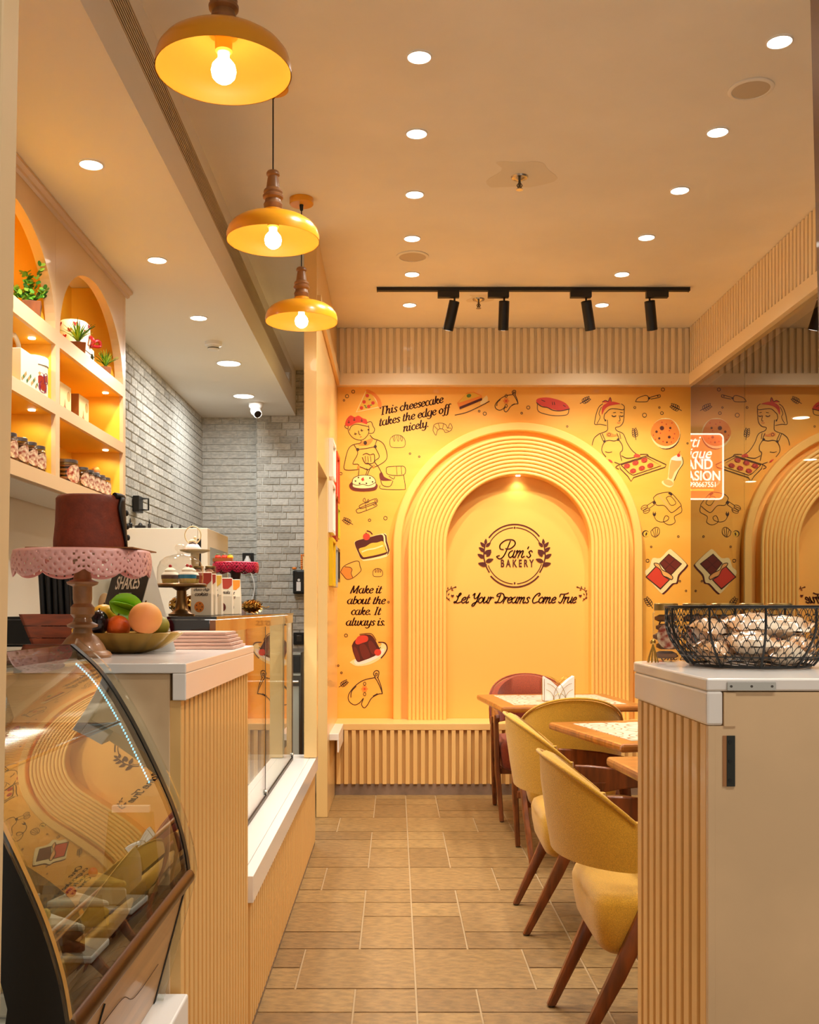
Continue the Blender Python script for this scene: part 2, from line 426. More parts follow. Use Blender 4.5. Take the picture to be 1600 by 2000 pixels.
# --- corridor outside the glass
mat('corridor', (120, 92, 66), .7); mat('corridor_floor', (96, 74, 56), .4)
co = sroot('wall_corridor', 'dim corridor wall seen through the tinted glass', 'wall')
MB().box(7.2, 7.3, -1, 22, 0, 3.3).build('long_wall', 'corridor', co)
MB().box(XR+.12, 7.3, 22, 22.1, 0, 3.3).build('end_wall', 'corridor', co)
MB().box(XR-.1, XR, DB+.101, 22, 0, 3.3).build('near_wall', 'corridor', co)
struct(MB().box(2.21, 7.3, -1, 22, -.08, -.002).build('floor', 'corridor_floor'), 'dark corridor floor beyond the glass', 'floor')
struct(MB().box(2.21, 7.3, -1, 22, 3.3, 3.38).build('ceiling', 'corridor'), 'corridor ceiling beyond the glass', 'ceiling')
# --- door frame in the foreground
def lean(x0a, x1a, x0b, x1b, y0, y1, z0, z1):
    m_ = MB(); m_.rings([[(x0b, y0, z0), (x1b, y0, z0), (x1b, y1, z0), (x0b, y1, z0)], [(x0a, y0, z1), (x1a, y0, z1), (x1a, y1, z1), (x0a, y1, z1)]]); return m_
d = 1.13
xt = (40-VX)/F*d; xb = (4-VX)/F*d; zt = EYE+1188/F*d; zb = EYE-712/F*d
k = (xt-xb)/(zt-zb)
struct(lean(xt-.08+k*.3, xt+k*.3, xb-.08-k*zb, xb-k*zb, d-.05, d, 0, zt+.3).build('trim_2', 'cream_dark', None, bevel=.004), 'cream door jamb at the left edge', 'door frame')
mat('jamb_wood', (120, 70, 34), .3, coat=.3)
xt = (1580-VX)/F*d; xb = (1600-VX)/F*d; zb = EYE+388/F*d; k = (xb-xt)/(zt-zb)
struct(lean(xt-k*.3, xt+.08-k*.3, xb+k*zb, xb+.08+k*zb, d-.05, d, 0, zt+.3).build('trim_3', 'jamb_wood', None, bevel=.004), 'brown door jamb at the right edge', 'door frame')
# ================================================================== ceiling fittings and lamps
def downlight(loc, r, label, power, color, group, spot=135, area=False):
    t = thing('recessed_downlight', label, 'ceiling light', loc, 0, group)
    MB().lathe([(r*1.14, -.0005), (r*1.14, -.004), (r*1.02, -.006), (r, -.005), (r, -.0005)], 28, cap=False).build('trim_ring', 'white', t, 40)
    MB().lathe([(r, -.0035), (r*.5, -.0037), (.001, -.0037)], 28).build('lens', 'led', t, 40)
    if area: lamp('AREA', 'lamp_light', (0, 0, -.008), power, color, t, r*1.9, aim=(0, 0, -1))
    else: lamp('SPOT', 'lamp_light', (0, 0, -.02), power, color, t, .05, spot=spot, aim=(0, 0, -1), blend=.9)
    return t
def onceil(px, py, Z): return W(px, py, (Z-EYE)*F/(VY-py))
for row, pts in (('above the aisle', [(819, 110), (814, 260), (810, 379), (805, 465), (805, 535), (800, 595)]), ('beside the glass wall', [(1523, 80), (1402, 257), (1328, 371), (1263, 463), (1215, 535), (1176, 595)])):
    for i, (px, py) in enumerate(pts):
        q = onceil(px, py, CE)
        downlight((q.x, q.y, CE), .041, 'round recessed downlight, %s from the camera in the row %s' % (ordinal(i), row), P_MAIN*(1.08 if i < 4 else .62), WARM, 'downlights in the main ceiling')
for i, (px, py, r) in enumerate([(178, 320, .04), (307, 507, .041), (388, 620, .044)]):
    q = onceil(px, py, SOF); downlight((q.x, q.y, SOF), r, 'small recessed downlight over the counter side, %s from the camera' % ordinal(i), P_MAIN*(1.25 if i < 2 else .45), WARM if i < 2 else NEUT, 'downlights in the lowered ceiling')
for i, (px, py, r) in enumerate([(447, 709, .074), (476, 773, .074)]):
    q = onceil(px, py, SOF); downlight((q.x, q.y, SOF), r, 'wide round kitchen ceiling light %s the white camera' % ('farther from' if i == 0 else 'right beside'), P_KITCH, NEUT, 'kitchen ceiling lights', 150, True)
for y, yn in ((1.7, 'farther'), (.6, 'nearer')):
    for x, xn in ((.9, 'aisle'), (2.0, 'glass wall')): downlight((x*.8, y, CE), .041, '%s recessed downlight above the shop entrance on the %s side' % (yn, xn), P_MAIN, WARM, 'downlights in the main ceiling')
mat('speaker_grille', (206, 190, 166), .7)
# ceiling speakers
for px, py, r, lb in ((1467, 173, .085, 'round ceiling speaker near the brown door jamb'), (806, 500, .09, 'round ceiling speaker among the aisle downlights')):
    q = onceil(px, py, CE); t = thing('ceiling_speaker', lb, 'speaker', (q.x, q.y, CE))
    MB().lathe([(r, -.0005), (r, -.005), (r*.93, -.008), (r*.84, -.008), (r*.82, -.004)], 36, cap=False).build('rim', 'ceiling_paint', t, 40)
    MB().lathe([(r*.82, -.005), (r*.5, -.007), (.001, -.0075)], 36).build('grille', 'speaker_grille', t, 40)
for px, py, lb in ((1015, 345, 'brass fire sprinkler on the large rough plaster patch'), (935, 584, 'fire sprinkler behind the black track')):
    q = onceil(px, py, CE); t = thing('fire_sprinkler', lb, 'sprinkler', (q.x, q.y, CE))
    MB().lathe([(.04, -.001), (.036, -.008), (.02, -.012), (.01, -.02)], 20).build('cover_cup', 'metal', t, 40)
    MB().tube([(0, 0, -.012), (0, 0, -.05)], .006).build('stem', 'steel_dark', t, 40)
    m_ = MB()
    for s in (-1, 1): m_.tube([(s*.004, 0, -.03), (s*.012, 0, -.04), (s*.004, 0, -.056)], .0025, 6)
    m_.build('yoke', 'steel_dark', t, 40)
    MB().lathe([(.016, -.058), (.016, -.061)], 14).build('deflector', 'metal', t, 30)
q = onceil(417, 668, SOF); t = thing('smoke_detector', 'white smoke detector on the lowered ceiling', 'smoke detector', (q.x, q.y, SOF))
MB().lathe([(.052, -.0005), (.052, -.02), (.046, -.024)], 28).build('base', 'white', t, 35)
MB().lathe([(.034, -.024), (.034, -.045), (.028, -.05)], 24).build('sensor_cap', 'white', t, 35)
MB().lathe([(.0345, -.036), (.0345, -.041)], 24).build('vent_slot', 'black', t, 35)
q = onceil(500, 787, SOF); t = thing('security_camera', 'white turret security camera by the kitchen light', 'camera', (q.x, q.y, SOF))
MB().lathe([(.058, -.0005), (.056, -.03), (.046, -.045)], 24).build('mount', 'white', t, 35)
MB().ball((0, 0, -.062), .044, 16, 10).build('turret', 'white', t, 60)
m_ = MB().tube([(0, 0, -.062), (.02, -.045, -.095)], .034, 16); m_.build('lens_barrel', 'white', t, 40)
MB().tube([(.019, -.0445, -.0945), (.021, -.048, -.0975)], .027, 16).build('lens', 'black_gloss', t, 40)
# track with spots
q0 = onceil(738, 562, CE); q1 = onceil(1345, 562, CE); TY = q0.y
t = thing('lighting_track', 'black ceiling track crossing before the mural wall', 'track light', ((q0.x+q1.x)/2, TY, CE))
MB().box(q0.x, q1.x, TY-.017, TY+.017, CE-.022, CE-.0005).build('rail', 'black', t, world=True, bevel=.002)
MB().box(q0.x-.006, q0.x, TY-.018, TY+.018, CE-.023, CE-.0005).build('end_cap', 'black', t, world=True)
MB().box(q1.x, q1.x+.006, TY-.018, TY+.018, CE-.023, CE-.0005).build('end_cap', 'black', t, world=True)
for i, (ax0, ax1, px, bx) in enumerate([(855, 897, 888, 882), (953, 994, 985, 985), (1114, 1155, 1145, 1151), (1262, 1305, 1269, 1274)]):
    x = W(px, 0, TY).x; b0 = W(ax0, 0, TY).x; b1 = W(ax1, 0, TY).x
    t = thing('track_spotlight', '%s black cylinder spotlight from the left on the ceiling track' % ordinal(i), 'spotlight', (x, TY, CE-.022), 0, 'cylinder spots on the track')
    MB().box(b0-x, b1-x, -.019, .019, -.04, -.0005).build('adapter', 'black', t, bevel=.002)
    MB().tube([(0, 0, -.04), (0, 0, -.065)], .006).build('swivel_stem', 'black', t, 40)
    dx = (bx-px)/F*TY*2.0; a = Vector((0, 0, -.058)); e = a+Vector((dx, .06, -.165))
    m_ = MB(); u = (e-a).normalized()
    m_.tube([a, a+u*.003, e], [.026, .0325, .0325], 20); m_.build('cylinder_body', 'black', t, 40)
    m2 = MB().tube([e-u*.001, e+u*.0008], .025, 20); m2.build('lens', 'led', t, 40)
    lamp('SPOT', 'lamp_light', e+u*.012, P_TRACK, (1, .88, .66), t, .022, spot=86, aim=Vector(([-.50, -.10, .12, .34][i], .62, -1)), blend=1)
# pendants
def pendant(i, d, px):
    x = (px-VX)/F*d
    t = thing('pendant_lamp', ['yellow dome pendant lamp nearest the camera, top cut by the frame', 'middle yellow dome pendant lamp on a black cord', 'yellow dome pendant lamp farthest back, with its ceiling rose'][i], 'pendant lamp', (x, d, CE), 0, 'yellow pendant lamps')
    z = 2.652-CE; R = .1745
    MB().lathe([(.058, -.0005), (.058, -.026), (.054, -.03)], 28).build('ceiling_rose', 'lamp_yellow', t, 40)
    MB().tube([(0, 0, -.03), (0, 0, z+.262)], .0028, 8).build('cord', 'black', t, 40)
    MB().lathe([(.010, -.030), (.008, -.055), (.004, -.06)], 12).build('cord_grip', 'black', t, 40)
    MB().lathe([(.03, .117), (.034, .125), (.036, .137), (.031, .147), (.03, .155), (.038, .162), (.039, .170), (.033, .177), (.036, .184), (.034, .191), (.026, .198), (.021, .235), (.019, .243), (.025, .248), (.025, .256), (.021, .262), (.006, .264)], 28, (0, 0, z)).build('wood_neck', 'turned_wood', t, 35)
    MB().lathe([(.037, .094), (.036, .117)], 28, (0, 0, z)).build('neck_collar', 'lamp_yellow', t, 40)
    out = [(R, 0), (R-.001, .022), (R-.007, .042), (R-.021, .060), (R-.043, .075), (R-.075, .087), (R-.11, .094), (.036, .097)]
    MB().lathe(out, 56, (0, 0, z), cap=False).build('shade', 'lamp_yellow', t, 60)
    MB().lathe([(r-.0022, h-.0012 if h else .0002) for r, h in out]+[(.001, .095)], 56, (0, 0, z), cap=False).build('shade_lining', 'lamp_inner', t, 60)
    MB().lathe([(.0225, .094), (.0225, .055), (.018, .05)], 20, (0, 0, z)).build('socket', 'lamp_inner', t, 40)
    MB().lathe([(.014, .052), (.015, .036), (.021, .029), (.029, .019), (.0325, .004), (.029, -.012), (.021, -.021), (.011, -.0272), (.001, -.0285)], 24, (0, 0, z)).build('bulb', 'bulb', t, 60)
    lamp('POINT', 'lamp_light', (0, 0, z+.004), P_PEND, (1, .9, .72), t, .033)
for i, (d, px) in enumerate(((2.655, 437), (3.875, 533.5), (4.97, 589))): pendant(i, d, px)
# little spot at the arch crown
t = thing('arch_spotlight', 'tiny recessed spotlight under the arch crown', 'spotlight', (AX, DB-.055, AZ+rib0-.0005))
MB().lathe([(.016, 0), (.016, -.005), (.001, -.005)], 18).build('lens', 'led', t, 40)
lamp('SPOT', 'lamp_light', (0, 0, -.02), 1.6, (1, .8, .5), t, .015, spot=120, aim=(0, .25, -1), blend=1)
# ================================================================== counters
def slats(root, p0, step, n, axis, width, depth, z0, z1, m):
    sm = None
    for i in range(n):
        if sm is None:
            if axis == 'y': o = MB().box(-.001, depth, 0, width, z0, z1)
            else: o = MB().box(0, width, -depth, .001, z0, z1)
            o = sm = o.build('slat', m, root, bevel=.0015)
        else: o = sm.copy(); COL.objects.link(o)
        q = Vector(p0); q['xy'.index(axis)] += i*step
        o.location = q-root.location
XC = -.452      # counter front plane behind the slats
t = thing('service_counter', 'tall slatted service counter with thick white stone top', 'counter', (-.8, 2.5, 0)); CT = 1.16
MB().box(-1.12, XC, 2.06, 3.02, 0, CT-.021).build('body', 'beige_panel', t, world=True, bevel=.002)
top = MB().box(-1.14, -.418, 2.05, 3.03, CT-.02, CT).build('stone_top', 'white_stone', t, world=True, bevel=.002)
MB().box(-.445, -.418, 2.05, 3.03, CT-.074, CT-.02).build('stone_apron', 'white_stone', t, world=True, bevel=.002)
slats(t, (XC, 2.062, 0), .0475, 20, 'y', .030, .022, .002, CT-.075, 'slat_yellow')
# glass display counter
t = thing('glass_display_counter', 'low slatted counter carrying a tall glass display with black top', 'display counter', (-.8, 4.3, 0)); LT = .48
MB().box(-1.17, XC, 3.035, 5.54, 0, LT-.081).build('body', 'slat_back', t, world=True)
MB().box(-1.17, -.456, 3.035, 5.415, LT-.03, LT).build('stone_ledge', 'white_stone', t, world=True)
MB().box(-.455, -.42, 3.035, 5.56, LT-.08, LT).build('stone_apron', 'white_stone', t, world=True, bevel=.002)
MB().box(-1.17, -.456, 5.416, 5.56, LT-.03, LT).build('stone_end', 'white_stone', t, world=True)
slats(t, (XC, 3.05, 0), .0475, 52, 'y', .030, .022, .025, LT-.081, 'slat_yellow')
MB().box(XC-.001, XC+.018, 3.036, 5.54, 0, .025).build('skirting', 'skirting', t, world=True)
XG = -.545; DTZ = 1.245
for (a, b) in ((3.075, 4.255), (4.265, 5.36)):
    MB().box(XG, XG+.006, a, b, LT+.014, DTZ-.05).build('glass_pane', 'display_glass', t, world=True)
MB().box(XG+.0, XG+.007, 4.255, 4.265, LT+.014, DTZ-.05).build('pane_joint', 'steel_dark', t, world=True)
MB().box(XG-.004, XG+.010, 3.07, 5.37, LT+.0005, LT+.014).build('glass_channel', 'black', t, world=True)
for y0 in (4.24, 5.33):
    MB().tube([(XG+.006, y0+.012, LT+.03), (XG+.014, y0+.012, LT+.03)], .012, 14).build('pane_clip', 'metal', t, 40, world=True)
MB().box(XG-.012, XG+.008, 5.36, 5.375, LT+.014, DTZ-.05).build('end_frame', 'steel_dark', t, world=True)
MB().box(XG-.012, XG+.002, 5.345, 5.36, LT+.014, DTZ-.05).build('end_seal', 'metal', t, world=True)
mat('fascia_bronze', (112, 66, 26), .12, metal=.6, coat=.5)
mat('fascia_edge', (196, 140, 70), .2, coat=.4)
MB().box(XG-.01, XG+.008, 3.07, 5.375, DTZ-.05, DTZ-.010).build('front_fascia', 'fascia_bronze', t, world=True)
MB().box(-1.165, XG+.011, 3.068, 5.378, DTZ-.009, DTZ).build('top_glass', 'black_gloss', t, world=True)
MB().box(-1.165, XG-.011, 3.07, 3.09, LT+.0005, DTZ-.0095).build('near_end_panel', 'black_gloss', t, world=True)
MB().box(-1.165, -1.15, 3.091, 5.36, LT+.0005, DTZ-.0095).build('rear_panel', 'white', t, world=True)
MB().box(-1.149, XG-.03, 3.1, 5.34, .86, .868).build('glass_shelf', 'glass', t, world=True)
MB().box(-1.149, XG-.013, 5.362, 5.37, LT+.0005, DTZ-.0095).build('far_end_pane', 'display_glass', t, world=True)
MB().box(XG-.03, XG-.015, 3.1, 5.34, DTZ-.022, DTZ-.0095).build('light_strip', 'led', t, world=True)
lamp('AREA', 'lamp_light', Vector((XG-.12, 4.22, DTZ-.03))-t.location, P_CASE, (1, .97, .92), t, .10, 2.1, aim=(0, 0, -1))
# right counter
t = thing('entrance_counter', 'beige panelled counter end with white stone top at the right', 'counter', (1.0, 1.9, 0)); XE = .487
MB().box(XE+.024, 2.05, 1.625, 2.11, 0, CT-.021).build('body', 'beige_panel', t, world=True, bevel=.002)
pl = [(XE-.0, 1.612), (2.06, 1.612), (2.06, 2.16)]+[(XE+.06-.06*math.sin(a), 2.10+.06*math.cos(a)) for a in [PI/2*i/6 for i in range(7)]]
MB().prism(pl, lambda x, y: (x, y, CT-.02), lambda x, y: (x, y, CT)).build('stone_top', 'white_stone', t, world=True, bevel=.003)
MB().box(XE, XE+.026, 1.612, 2.10, CT-.074, CT-.0201).build('stone_apron', 'white_stone', t, world=True, bevel=.004)
slats(t, (XE+.024, 1.63, 0), .0475, 10, 'y', .030, -.020, .002, CT-.075, 'slat_yellow')
MB().box(XE+.003, XE+.014, 1.6125, 1.6245, 0, CT-.0745).build('corner_trim', 'beige_panel', t, world=True)
MB().box(XE+.0145, 2.05, 1.614, 1.6245, 0, CT-.0745).box(XE+.0275, 2.05, 1.614, 1.6245, CT-.0745, CT-.0215).build('end_panel', 'beige_panel', t, world=True)
MB().box(XE+.0275, XE+.046, 1.6118, 1.6139, CT-.075, CT-.022).build('cover_patch', 'beige_panel', t, world=True)
a, b = W(1420, 0, 1.612).x, W(1515, 0, 1.612).x
pl_ = MB().box(a, b, 1.6095, 1.6119, CT-.0185, CT-.006).build('metal_strip', 'metal', t, world=True)
for i in range(3):
    x = a+(b-a)*(.08+.42*i); MB().tube([(x, 1.6088, CT-.0122), (x, 1.6094, CT-.0122)], .002, 10).build('screw', 'steel_dark', t, world=True)
x0, x1 = W(1420, 0, 1.612).x, W(1436, 0, 1.612).x; z0, z1 = W(0, 1536, 1.612).z, W(0, 1437, 1.612).z
mat('hinge_green', (30, 34, 28), .5)
hg = MB().box(x0, x1, 1.6115, 1.6139, z0, z1).build('hinge_plate', 'hinge_green', t, world=True)
MB().box(x0-.006, x0, 1.6125, 1.6139, z0, z1).build('hinge_mortise', 'turned_wood', t, world=True)
for k in (.12, .5, .88): MB().tube([(x0+.005, 1.6105, z0+(z1-z0)*k), (x0+.005, 1.6114, z0+(z1-z0)*k)], .0028, 10).build('screw', 'black', t, world=True)
# ================================================================== arched wall shelving
XF = -1.36
t = thing('arched_shelving', 'built-in cream shelving with arched yellow lit niches', 'shelving', (-1.5, 3.6, 1.745))
cols = [(2.12, 3.105), (3.155, 4.115), (4.165, 5.135)]
LV = [(1.745, 1.80), (2.045, 2.095), (2.325, 2.385)]
MB().box(XL+.001, XL+.012, 2.08, 5.18, 1.745, SOF-.001).build('back_panel', 'niche_yellow', t, world=True)
for (z0, z1) in LV:
    o = MB().box(XL+.012, XF-.018, 2.08, 5.17, z0, z1).build('shelf_board', 'niche_yellow', t, world=True)
    e = MB().box(XF-.018, XF, 2.08, 5.18, z0, z1).build('edge_trim', 'shelf_cream', o)
    e.location = -Vector(t.location)
MB().box(XL+.012, XF-.02, 2.08, 5.17, 1.738, 1.745).build('underside_panel', 'soffit_paint', t, world=True)
for y0, y1 in ((2.08, 2.12), (3.105, 3.155), (4.115, 4.165), (5.135, 5.18)):
    for zz0, zz1 in ((1.80, 2.045), (2.095, 2.325), (2.385, SOF-.002)):
        o = MB().box(XL+.012, XF-.018, y0, y1, zz0, zz1).build('divider', 'niche_yellow', t, world=True)
        e = MB().box(XF-.018, XF, y0, y1, zz0, zz1).build('edge_trim', 'shelf_cream', o); e.location = -Vector(t.location)
for a, b in cols:
    m_ = MB(); c = (a+b)/2; h = (b-a)/2-.004
    arc = [(c+h*math.cos(PI*i/36), 2.386+.355*math.sin(PI*i/36)) for i in range(37)]
    m_.prism([(a, 2.386), (a, SOF-.003), (b, SOF-.003), (b, 2.386)]+arc, lambda y, z: (XF-.0005, y, z), lambda y, z: (XF-.04, y, z))
    m_.build('arch_panel', 'shelf_cream', t, world=True)
m_ = MB().prism([(XF, 2.835), (XF+.012, 2.84), (XF+.014, 2.85), (XF+.03, 2.858), (XF+.03, SOF-.001), (XF, SOF-.001)], lambda x, z: (x, 2.08, z), lambda x, z: (x, 5.21, z))
m_.build('crown_moulding', 'shelf_cream', t, world=True)
for a, b in cols:
    for z in (2.045, 2.325):
        for y, pw in ((b-.10, 1.0), ((a+b)/2, .45), (a+.12, .6)):
            if y == b-.10: MB().lathe([(.014, -.0002), (.014, -.004), (.001, -.004)], 14, (XF-.06, y, z)).build('puck_light', 'led', t, 40, world=True)
            lamp('SPOT', 'lamp_light', Vector((XF-.06, y, z-.016))-t.location, P_SHELF*pw, AMBER, t, .008, spot=170, aim=(-.2, 0, -1), blend=.5)
    lamp('SPOT', 'lamp_light', Vector((XF-.07, (a+b)/2+.05, 2.71))-t.location, P_SHELF*4.5, AMBER, t, .008, spot=170, aim=(-1, 0, -.35), blend=.5)
# ================================================================== curved glass case
t = thing('case_plinth', 'white plinth below the curved pastry case', 'plinth', (-.8, 1.65, 0))
MB().box(-1.15, -.412, 1.24, 2.045, .06, .505).build('body', 'white', t, world=True, bevel=.004)
MB().box(-1.12, -.44, 1.27, 2.03, 0, .06).build('kick', 'black', t, world=True)
t = thing('curved_pastry_case', 'curved glass pastry case with black framed ends', 'display case', (-.8, 1.65, .505))
N0, N1 = 1.25, 2.0; XK = -1.08
front = [(-.625, 1.2), (-.570, 1.149), (-.520, 1.074), (-.4706, .979), (-.431, .89), (-.409, .82), (-.399, .765)]
fc = smoothpts(front, 5)
low = [(-.402, .745), (-.466, .506)]
def inset(pts, d, c=(-.75, .85)):
    out = []
    for x, z in pts:
        v = Vector((x-c[0], z-c[1])); L = v.length; v *= (L-d)/L; out.append((c[0]+v.x, c[1]+v.y))
    return out
outer = [(XK, .506), (XK, 1.2)]+fc+low
def end_frame(y0, y1, b):
    inn = [(XK+b, .56), (XK+b, 1.2-b*.7)]+inset(fc, b)+[(-.402-b, .745), (-.466-b*.8, .56)]
    n = len(outer); m_ = MB()
    A = [[(x, y, z) for x, z in outer] for y in (y0, y1)]; B = [[(x, y, z) for x, z in inn] for y in (y0, y1)]
    m_.v += A[0]+A[1]+B[0]+B[1]
    for i in range(n):
        j = (i+1) % n
        for q in ((i, j, 2*n+j, 2*n+i), (n+i, 3*n+i, 3*n+j, n+j), (i, n+i, n+j, j), (2*n+i, 2*n+j, 3*n+j, 3*n+i)): m_.f.append(q); m_.m.append(0)
    m_.build('end_frame', 'black', t, 30, world=True)
    MB().face([(x, (y0+y1)/2, z) for x, z in inn]).build('end_glass', 'glass', t, world=True, fix=False)
end_frame(N0, N0+.012, .075); end_frame(N1-.012, N1, .016)
for y0, y1 in ((N0-.006, N0), (N1, N1+.012)):
    e = inset(fc+[low[0]], -.012)+[(-.452, .5075)]; e2 = inset(fc+[low[0]], .0)+[(-.464, .5075)]
    MB().prism(e+e2[::-1], lambda x, z: (x, y0, z), lambda x, z: (x, y1, z)).build('glass_edge', 'glass', t, world=True)
MB().sheet([[(x, N0+.012, z), (x, N1-.012, z)] for x, z in fc]).build('curved_glass', 'case_glass', t, 60, world=True, fix=False)
MB().sheet([[(x+.001, N0+.006, z+.001), (x+.001, N0+.018, z+.001)] for x, z in fc]).build('edge_strip', 'fascia_edge', t, 60, world=True, fix=False)
MB().sheet([[(x+.001, N1-.026, z+.001), (x+.001, N1-.004, z+.001)] for x, z in fc]).build('edge_strip', 'black', t, 60, world=True, fix=False)
MB().box(XK+.01, -.632, N0+.012, N1-.012, 1.186, 1.2).build('top_panel', 'display_glass', t, world=True)
MB().box(-.66, -.615, N0+.012, N1-.012, 1.175, 1.187).build('top_rail', 'steel_dark', t, world=True)
mat('bronze_bar', (70, 40, 20), .3, metal=.7)
MB().tube([(-.404, N0+.012, .752), (-.404, N1-.012, .752)], .016, 12).build('bottom_bar', 'bronze_bar', t, 40, world=True)
mat('veneer', (196, 148, 92), .35, noise=.14, nscale=6, stretch=(1, .4, 6), coat=.2)
lp = MB().prism([(-.412, .742), (-.405, .742), (-.468, .507), (-.475, .507)], lambda x, z: (x, N0+.013, z), lambda x, z: (x, N1-.013, z)).build('lower_panel', 'veneer', t, world=True)
def lpp(y, k, o=.0012): return Vector((-.405+(-.063)*k+o, y, .742-.235*k))
m_ = MB()
for i in range(5):
    y = 1.36+.022*i; m_.tube([lpp(y, .86-.10*i), lpp(y+.012, .5-.09*i)], .0016, 5)
for i in range(4): m_.tube([lpp(1.47-.02*i, .9), lpp(1.49-.02*i, .68-.05*i)], .0014, 5)
o = m_.build('printed_strokes', 'black', t, world=True); o['kind'] = 'stuff'
cu = smoothpts([(1.42, .30), (1.60, .34), (1.72, .52), (1.90, .55)], 8)
MB().tube([lpp(y, k) for y, k in cu], .0006, 5).build('printed_curve', 'print_line', t, world=True)
MB().box(XK+.005, -.42, N0+.013, N1-.013, .72, .735).build('deck', 'steel_dark', t, world=True)
MB().box(XK, XK+.008, N0+.013, N1-.013, .507, 1.19).build('rear_doors', 'steel_dark', t, world=True)
o = MB().tube([(-.535, N0+.014, 1.05), (-.535, N1-.014, 1.05)], .004, 8).tube([(-.60, N0+.014, 1.035), (-.60, N1-.014, 1.035)], .003, 8).tube([(XK+.03, N0+.014, 1.045), (XK+.03, N1-.014, 1.045)], .003, 8).build('rack_rails', 'metal', t, 40, world=True); o['kind'] = 'stuff'
rk = MB()
for i in range(46): rk.tube([(-.535, N0+.02+i*.0155, 1.05), (XK+.03, N0+.02+i*.0155, 1.05)], .0016, 5)
o = rk.build('rack_wires', 'metal', t, 40, world=True); o['kind'] = 'stuff'
ld = MB()
for i, (x, z) in enumerate(inset(smoothpts(fc, 3), .024)[6:52]): ld.box(x-.0012, x+.0012, N1-.016, N1-.0125, z-.0022, z+.0022)
o = ld.build('led_dots', 'led_cool', t, world=True); o['kind'] = 'stuff'
lamp('AREA', 'lamp_light', Vector((-.70, 1.62, 1.165))-t.location, 1.3, (1, .9, .75), t, .05, .6, aim=(0, 0, -1))
# things in the case
mat('sponge', (236, 196, 96), .8, bump=.4, bscale=80); mat('cream_food', (250, 240, 222), .6); mat('berry', (180, 30, 36), .35); mat('bread', (186, 120, 62), .65, noise=.3, nscale=9); mat('choco_food', (70, 34, 18), .5)
glassmat('clear_plastic', (244, 244, 240), 1.45, .05, .03)
def clam(x, y, z, kind, lb):
    t = thing('boxed_cake_slice', lb, 'boxed cake', (x, y, z), random.uniform(-.1, .1), 'clear boxes in the pastry case')
    MB().box(-.065, .065, -.045, .045, 0, .012).build('tray', 'white' if kind else 'black', t, bevel=.003)
    sp = ['sponge', 'choco_food', 'cream_food'][kind % 3]
    MB().prism([(-.052, -.034), (.052, -.030), (-.03, .034)], lambda a, b: (a, b, .0125), lambda a, b: (a, b, .044)).build('cake_layer', sp, t, bevel=.004)
    MB().prism([(-.052, -.034), (.052, -.030), (-.03, .034)], lambda a, b: (a, b, .0445), lambda a, b: (a, b, .056)).build('cream_topping', 'cream_food' if kind != 2 else 'sponge', t, bevel=.004)
    MB().ball((-.02, -.005, .063), .009, 10, 7).build('berry', 'berry' if kind != 1 else 'sponge', t, 60)
    m_ = MB(); m_.rings([[(-.064, -.044, .0125), (.064, -.044, .0125), (.064, .044, .0125), (-.064, .044, .0125)], [(-.055, -.036, .082), (.055, -.036, .082), (.055, .036, .082), (-.055, .036, .082)]]); m_.build('clear_lid', 'clear_plastic', t)
names = ['nearest the camera', 'second from the camera', 'third from the camera', 'fourth from the camera', 'fifth, at the far end']
for i in range(5): clam(-.52, 1.34+.125*i, .7355, [2, 0, 1, 0, 2][i], 'boxed cake slice in the front row of the pastry case, '+names[i])
for i in range(4): clam(-.72, 1.40+.15*i, .7355, [0, 2, 0, 1][i], 'boxed cake slice in the rear row of the pastry case, '+['nearest the camera', 'second from the camera', 'third from the camera', 'at the far end'][i])
for i in range(3):
    t = thing('wrapped_bread_loaf', 'bread loaf in clear wrap on the wire rack, '+['nearest the camera', 'middle one', 'at the far end'][i], 'bread', (-.76, 1.36+.2*i, 1.0525), .1*i, 'wrapped loaves on the wire rack')
    MB().lathe([(.02, 0), (.062, .004), (.07, .03), (.062, .062), (.03, .078), (.002, .08)], 20, (0, 0, 0), True, 1.25, .95).build('loaf', 'bread', t, 60)
    MB().lathe([(.03, 0), (.074, .002), (.08, .03), (.07, .07), (.034, .087), (.002, .09)], 20, (0, 0, -.0008), True, 1.25, 1.0, wob=lambda a, r, z: 1+.03*math.sin(a*40+z*90)).build('clear_wrap', 'clear_plastic', t, 20)
t = thing('paper_bag_bundle', 'crinkled olive paper bag in the far corner of the pastry case', 'bag', (-.50, 1.944, .7355))
mat('olive_paper', (150, 128, 62), .7, bump=.5, bscale=30)
MB().rings([[(x*sx, y*sy*.55, z) for x, y in [(math.cos(a)*.05, math.sin(a)*.05) for a in [2*PI*i/14 for i in range(14)]]] for z, sx, sy in ((0, 1, 1), (.05, 1.05, 1.05), (.12, .9, .7), (.15, .85, .25))]).build('bag_body', 'olive_paper', t, 40)
MB().box(-.035, .035, -.006, .006, .150, .162).build('folded_top', 'cream_food', t)
